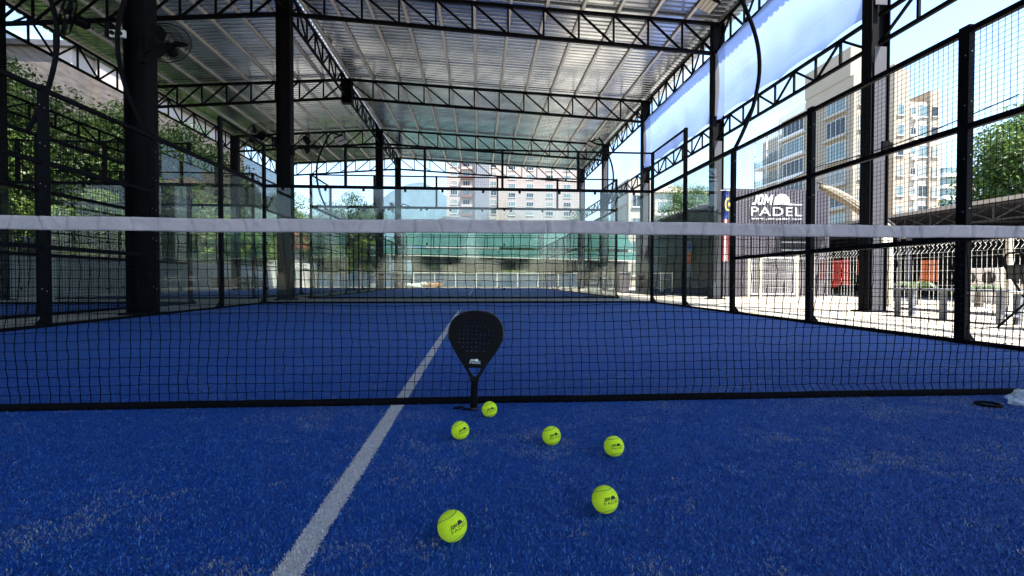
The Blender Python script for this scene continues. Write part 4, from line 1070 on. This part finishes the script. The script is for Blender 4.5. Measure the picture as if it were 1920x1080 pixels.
# left pale building above trees
B7 = empty('pale_building', (-38.5, 36, 0), 'pale pinkish building glimpsed through the shade net above the trees at far left', 'building')
MB().box(0, 8, 0, 26, 0, 18.2).build('wall', M['rosewall'], B7); MB().box(8.0, 8.3, 2, 9, 0, 18.8).build('pilaster_wall', M['pinkplaster'], B7)
for k in range(5):
    window(B7, 3.1, -.02, 2 + k * 3.2, .8, 1.1, 's', mull=1)
    for yy in (13, 20): window(B7, 8.32 if yy < 9 else 8.02, yy, 2 + k * 3.2, 1.2, 1.5, 'e', mull=2)
MB().box(-.4, 8.5, -.4, 26.4, 18.2, 18.6).build('roof_slab', M['roofdark'], B7)
# red roofed house left-back
B8 = empty('red_roofed_house', (-21.5, 41, 0), 'small house with terracotta roof behind the left wall', 'house')
MB().box(0, 4.5, 0, 6, 0, 3.6).build('wall', M['wallconc'], B8)
MB().add([(-.4, -.4, 3.6), (4.9, -.4, 3.6), (4.9, 6.4, 3.6), (-.4, 6.4, 3.6), (-.4, 3, 5.6), (4.9, 3, 5.6)], [(0, 1, 5, 4), (2, 3, 4, 5), (0, 4, 3), (1, 2, 5), (3, 2, 1, 0)]).build('roof', M['terracotta'], B8)
window(B8, 1, -.02, 1.2, 1.2, 1.3, 's')
# teal awning hall at the back
T = empty('teal_awning_hall', (-8, 44, 0), 'long low hall with teal awnings behind the blue hoarding', 'hall')
MB().add([(-1.8, 0, 3.95), (24, 0, 3.75), (24, 3, 5.55), (1.2, 3, 5.7), (-1.8, 0, 3.9), (24, 0, 3.7), (24, 3, 5.5), (1.2, 3, 5.65)], [(0, 1, 2, 3), (7, 6, 5, 4), (0, 4, 5, 1), (1, 5, 6, 2), (2, 6, 7, 3), (3, 7, 4, 0)]).build('upper_awning', M['teal'], T)
MB().add([(-.5, -2.2, 3.05), (24, -2.2, 2.55), (24, -.1, 3.4), (-1.2, -.1, 3.75), (-.5, -2.2, 3.0), (24, -2.2, 2.5), (24, -.1, 3.35), (-1.2, -.1, 3.7)], [(0, 1, 2, 3), (7, 6, 5, 4), (0, 4, 5, 1), (1, 5, 6, 2), (2, 6, 7, 3), (3, 7, 4, 0)]).build('lower_awning', M['teal'], T)
MB().bar((-.5, -2.25, 2.95), (24, -2.25, 2.45), .05, .10).build('gutter', M['ivory'], T)
MB().box(0, 24, -.2, -.1, 2.55, 3.0).build('fascia', M['dark'], T)
MB().add([(1, 3, 5.7), (25, 3, 5.45), (25, 12, 6.6), (6, 12, 6.9)], [(0, 1, 2, 3)]).build('roof', M['roofdark'], T)
for k in range(9): MB().box(k * 3 - .06, k * 3 + .06, -2.1, -1.98, -.03, 2.6 + .0).build('pillar', M['dark'] if k != 6 else M['terracotta'], T)
MB().box(1, 24, 6, 6.2, -.03, 3.4).build('back_wall', M['earth'], T)
for x in (3.5, 8.2, 12.6): window(T, x, 5.98, 1.7, .9, .9, 's', mull=1)
B9 = empty('hip_roof_house', (-8.5, 70, 0), 'dark hipped roof just above the net tape in the centre distance', 'house')
MB().box(.8, 12, .5, 8, 0, 8.6).build('wall', M['wallconc'], B9)
MB().add([(0, 0, 8.6), (13, 0, 8.6), (13, 9, 8.6), (0, 9, 8.6), (3.2, 4.5, 10.9), (6.0, 4.5, 10.9)], [(0, 1, 5, 4), (1, 2, 5), (2, 3, 4, 5), (3, 0, 4), (3, 2, 1, 0)]).build('roof', M['roofdark'], B9)
# blue hoarding with white posts
hd_ = empty('sheet_hoarding', (-5.4, 40, 0), 'low blue-grey sheet hoarding with white posts behind the far court', 'hoarding')
b = MB(); 
for k in range(6): b.box(0, 15, .0 + (k % 2) * .02, .03 + (k % 2) * .02, .05 + k * .19, .05 + k * .19 + .18)
b.build('slatted_sheet', M['hoard'], hd_)
for k in range(9): MB().box(k * 1.85 - .035, k * 1.85 + .035, -.08, -.01, -.03, 1.27).build('white_post', M['white'], hd_)
MB().box(-.1, 15.1, -.07, -.01, 1.22, 1.28).build('top_rail', M['white'], hd_)
wl = tag(MB().box(-14, -5.6, 40.2, 40.4, -.03, 1.1).build('garden_wall', M['hoard']), 'low blue-grey wall left of the hoarding with white posts', 'wall')
# hills
hm = []; hf = []
for i in range(61):
    x = -1500 + i * 50; h = 120 * math.exp(-((x + 250) / 160) ** 2) + 70 * math.exp(-((x - 60) / 240) ** 2) + 205 + 25 * noise.noise(Vector((x / 130, 0, 0))) + 8 * noise.noise(Vector((x / 30, 5, 0))) - 60 * min(1, abs(x + 200) / 900)
    hm += [(x, 1500, -5), (x, 1650, h), (x, 2300, h * .7)]
for i in range(60):
    for k in range(2): a = i * 3 + k; hf.append((a, a + 3, a + 4, a + 1))
struct('distant_hills', MB().add(hm, hf), M['hill'])
# logs, stones
for i, (x, y, lab) in enumerate([(-13.6, 24.6, 'leftmost heap of split logs by the grey wall'), (-12.2 - 1.2, 27.5, 'second heap of split logs by the grey wall'), (-3.6, 38.6, 'small heap of orange rubble in front of the hoarding'), (-5.0, 38.4, 'small pale rubble heap in front of the hoarding')]):
    rr = random.Random(i); b = MB()
    for k in range(16):
        a = rr.uniform(-.9, .9); px, pz = rr.uniform(-.6, .6), rr.uniform(.08, .7) * (1 if i < 2 else .4)
        L_ = rr.uniform(.25, .5); b.tube([(px - L_ * math.cos(a), rr.uniform(-.2, .2), pz - L_ * .5 * math.sin(a)), (px + L_ * math.cos(a), rr.uniform(-.2, .2), pz + L_ * .5 * math.sin(a))], rr.uniform(.05, .09), 7)
    o = b.build('log_heap' if i < 2 else 'rubble_heap', M['logwood'] if i != 3 else M['white'], None, False, (x, y, 0)); tag(o, lab, 'heap', kind=None)

# ------------------------------------------------------------ TREES
def crown_mesh(name, rad, n_cl, n_leaf, ls, seed, m, droop=0., hollow=.55):
    rng = np.random.default_rng(seed); C_ = []
    for i in range(n_cl):
        d = rng.normal(size=3); d /= np.linalg.norm(d); rr = hollow + (1 - hollow) * rng.random() ** .6; C_.append(d * rr * rng.uniform(.72, 1.0) * np.array(rad))
    C_ = np.array(C_); cs = rng.uniform(.16, .34, n_cl); tone_c = rng.uniform(-.18, .18, n_cl)
    idx = rng.integers(0, n_cl, n_leaf); d = rng.normal(size=(n_leaf, 3)); d /= np.linalg.norm(d, axis=1)[:, None]
    rr = rng.random(n_leaf) ** .45; mr = min(rad)
    P = C_[idx] + d * (rr * cs[idx] * mr * 1.3)[:, None] * np.array([1.2, 1.2, .8]); P[:, 2] -= droop * rr
    nrm = d * .6 + rng.normal(size=(n_leaf, 3)) * .6 + np.array([0, 0, .5]); nrm /= np.linalg.norm(nrm, axis=1)[:, None]
    t = np.cross(nrm, rng.normal(size=(n_leaf, 3))); t /= np.linalg.norm(t, axis=1)[:, None] + 1e-9; b = np.cross(nrm, t); s = ls * rng.uniform(.6, 1.3, n_leaf)[:, None]
    v = np.stack([P - t * s, P + b * s * .45 + nrm * s * .1, P + t * s, P - b * s * .45 + nrm * s * .1], 1)
    me = bpy.data.meshes.new(name); N = n_leaf; me.vertices.add(N * 4); me.vertices.foreach_set('co', v.reshape(-1).astype(np.float32))
    me.loops.add(N * 4); me.loops.foreach_set('vertex_index', np.arange(N * 4, dtype=np.int32)); me.polygons.add(N)
    me.polygons.foreach_set('loop_start', (np.arange(N) * 4).astype(np.int32)); me.polygons.foreach_set('loop_total', np.full(N, 4, np.int32)); me.update()
    a = me.attributes.new('tone', 'FLOAT', 'POINT'); tn = np.clip(.42 + tone_c[idx] + rng.normal(0, .2, N), 0, 1); a.data.foreach_set('value', np.repeat(tn, 4).astype(np.float32))
    me.materials.append(m); return me, C_
def tree_proto(seed, h, rad, mname, nl, ls, ncl=34):
    rr = random.Random(seed); root = empty('tree'); th = h - rad[2] * 1.15
    me, C_ = crown_mesh('crown', rad, ncl, nl, ls, seed, M[mname]); cr = link(bpy.data.objects.new('crown', me)); cr.parent = root; cr.location = (0, 0, h - rad[2])
    b = MB(); top = Vector((rr.uniform(-.3, .3), rr.uniform(-.3, .3), th)); b.tube([(0, 0, -.1), (.05, 0, th * .4), top], [h * .028, h * .02, h * .015], 8)
    for c in C_[:14]:
        e = Vector(c) + Vector((0, 0, h - rad[2])); mid = top.lerp(e, .5) + Vector((0, 0, -.2)); b.tube([top, mid, e], [h * .011, h * .007, h * .002], 5)
    b.build('trunk', M['bark'], root, True); return root
protos = [tree_proto(1, 9.5, (3.5, 3.5, 3.9), 'leafA', 36000, .115, 70), tree_proto(2, 9.0, (3.3, 3.3, 3.7), 'leafB', 36000, .11, 70), tree_proto(3, 6.5, (2.4, 2.4, 2.7), 'leafC', 20000, .095, 44), tree_proto(4, 10, (4.2, 4.2, 3.9), 'leafB', 34000, .11, 70)]
used = [False] * 4
def tree(k, x, y, s, rz, label, group=None, sz=None):
    p = protos[k]
    if used[k]: p = copy_tree(p)
    used[k] = True
    p.location = (x, y, -.03); p.scale = (s, s, sz or s); p.rotation_euler = (0, 0, rz); tag(p, label, 'tree', group); return p
G = 'trees behind the left wall'
rt = random.Random(21)
i = 0; y = 3
names = ['first from the left picture edge', 'second from the left picture edge', 'third from the left, beside the pale building', 'fourth from the left edge', 'fifth, left of the thick near column', 'sixth, behind the thick near column', 'seventh, right of the thick near column', 'eighth, beyond the first glass wall', 'ninth, shorter one toward the back', 'tenth, near the red-roofed house', 'eleventh, farthest in the left row']
while i < 11:
    k = (0, 1, 0, 1, 0, 1, 1, 0, 1, 0, 1)[i]
    tree(k, -19.8 + rt.uniform(-.8, .8), y, rt.uniform(1.0, 1.18), rt.uniform(0, 6), ('dark green' if k == 0 else 'mid green') + ' tree in the left row, ' + names[i], G); y += 4.3 + rt.uniform(-.4, .4); i += 1
for j in range(5): tree(0, -26.5 + rt.uniform(-1, 1), 9 + j * 8.5, 1.35, rt.uniform(0, 6), 'tall dark tree behind the left row, ' + ('at the left picture edge', 'left of the thick column', 'right of the thick column', 'above the glass wall', 'farthest back')[j], G)
y = 4; nm2 = ['at the left picture edge', 'second from the left edge', 'just left of the edge post', 'just right of the edge post', 'midway to the thick near column', 'left of the thick near column', 'hidden partly by the thick near column', 'right of the thick near column', 'left of the corner post', 'beyond the first glass wall', 'near the log heaps', 'last before the red-roofed house']
for j in range(12): tree(2, -18.6 + rt.uniform(-.4, .4), y, rt.uniform(.9, 1.05), rt.uniform(0, 6), 'low bright green tree just behind the wall, ' + nm2[j], 'low trees behind the left wall', rt.uniform(.72, .86)); y += 3.3
tree(0, -13.0, 47, .95, 1, 'dark tree at left of the centre distance, seen through the glass wall')
tree(1, -17, 52, .9, 2, 'mid green tree behind the far left corner of the courts')
tree(2, -10.2, 43.6, .72, 1, 'bright green small tree left of the teal awnings')
tree(2, -12.6, 42.5, .6, 3, 'bright green small tree farther left of the teal awnings')
tree(3, 23.3, 46, 1.06, 0, 'big round tree behind the shed seen through the glass')
tree(1, 19.3, 44, .72, 1, 'smaller tree in front of the pale block seen through the glass')
tree(2, 27.6, 44, 1.5, 2, 'bright green round tree behind the corrugated shed sign')
tree(1, 43.5, 31, 1.6, 1, 'large green tree at the right picture edge behind the market roof')
tree(0, 48.5, 29, 1.3, 4, 'second large dark tree cut by the right picture edge')
tree(2, 38.5, 38, .75, 2, 'low bright green tree at the foot of the distant tower')
tree(1, 4.0, 78, 1.2, 2, 'distant tree in front of the far slab, left one')
tree(1, 10.5, 80, 1.15, 3, 'distant tree in front of the far slab, middle one')
tree(0, 18, 76, 1.25, 5, 'distant dark tree before the far block, right one')
tree(2, 16.6, 62, 1.2, 5, 'bright tree at the foot of the white building')
for j in range(8):  # row added out of view, only to darken what the glass walls reflect
    tree(j % 2, -26 + j * 7.6 + rt.uniform(-1, 1), -25 + rt.uniform(-1.5, 1.5), rt.uniform(.72, .9), rt.uniform(0, 6), 'unseen tree added behind the viewer to darken the glass reflections, ' + ('first', 'second', 'third', 'fourth', 'fifth', 'sixth', 'seventh', 'eighth')[j] + ' from the left', 'trees added out of view to darken the glass walls')
# palms and shrubs in front of the back hall
def palm(x, y, h, label, m='leafC', n=11):
    t = empty('palm', (x, y, 0), label, 'palm', 'palms and shrubs before the back hall'); rr = random.Random(int(x * 10 + 500))
    MB().tube([(0, 0, -.03), (0, 0, h * .55)], [.09, .06], 7).build('trunk', M['bark'], t)
    b = MB(); tones = []
    for k in range(n):
        a = k * 2.4 + rr.random(); L_ = h * .62 * rr.uniform(.8, 1.1); P = []
        for i in range(8): u = i / 7; P.append(Vector((math.cos(a) * L_ * u, math.sin(a) * L_ * u, h * .55 + h * .5 * u - h * .55 * u * u)))
        for i in range(7):
            d = (P[i + 1] - P[i]).normalized(); s = d.cross(Vector((0, 0, 1))).normalized()
            for sg in (-1, 1):
                for q in (0, .5):
                    c = P[i].lerp(P[i + 1], q); e = c + s * sg * L_ * .3 * (1 - abs(i / 7 - .4)) + d * .1 - Vector((0, 0, .1)); b.add([c, c + d * .05, e], [(0, 1, 2)])
    o = b.build('fronds', M[m], t); a = o.data.attributes.new('tone', 'FLOAT', 'POINT'); a.data.foreach_set('value', [random.Random(i // 3).random() * .7 + .2 for i in range(len(o.data.vertices))]); return t
for x, y, h, l, m in [(-3.2, 42.3, 2.9, 'tall dark palm, leftmost before the beige back wall', 'leafA'), (-1.6, 42.6, 2.4, 'dark palm second from left before the beige back wall', 'leafA'), (-4.8, 41.4, 1.9, 'low palm beside the left end of the teal awnings', 'leafB'),
    (3.3, 42.0, 2.3, 'bright green palm before the back hall, left of the pair', 'leafC'), (4.8, 41.8, 2.2, 'bright green palm before the back hall, right of the pair', 'leafC'), (6.6, 41.6, 1.9, 'small bright palm before the dark right end of the back hall', 'leafC')]: palm(x, y, h, l, m)
for x, y, h, l in [(11.4, 8.9, 1.1, 'leafy green pot plant behind the white fence right of the big column'), (11.9, 7.8, .95, 'second leafy pot plant behind the white fence'), (-12.9, 25.9, .9, 'small bright plant beside the log heap')]:
    p = palm(x, y, h * .8, l, 'leafA', 7); p['category'] = 'plant'; p['group'] = 'small pot plants'
for k, p in enumerate(protos):
    if not used[k]: 
        for c in list(p.children): bpy.data.objects.remove(c)
        bpy.data.objects.remove(p)
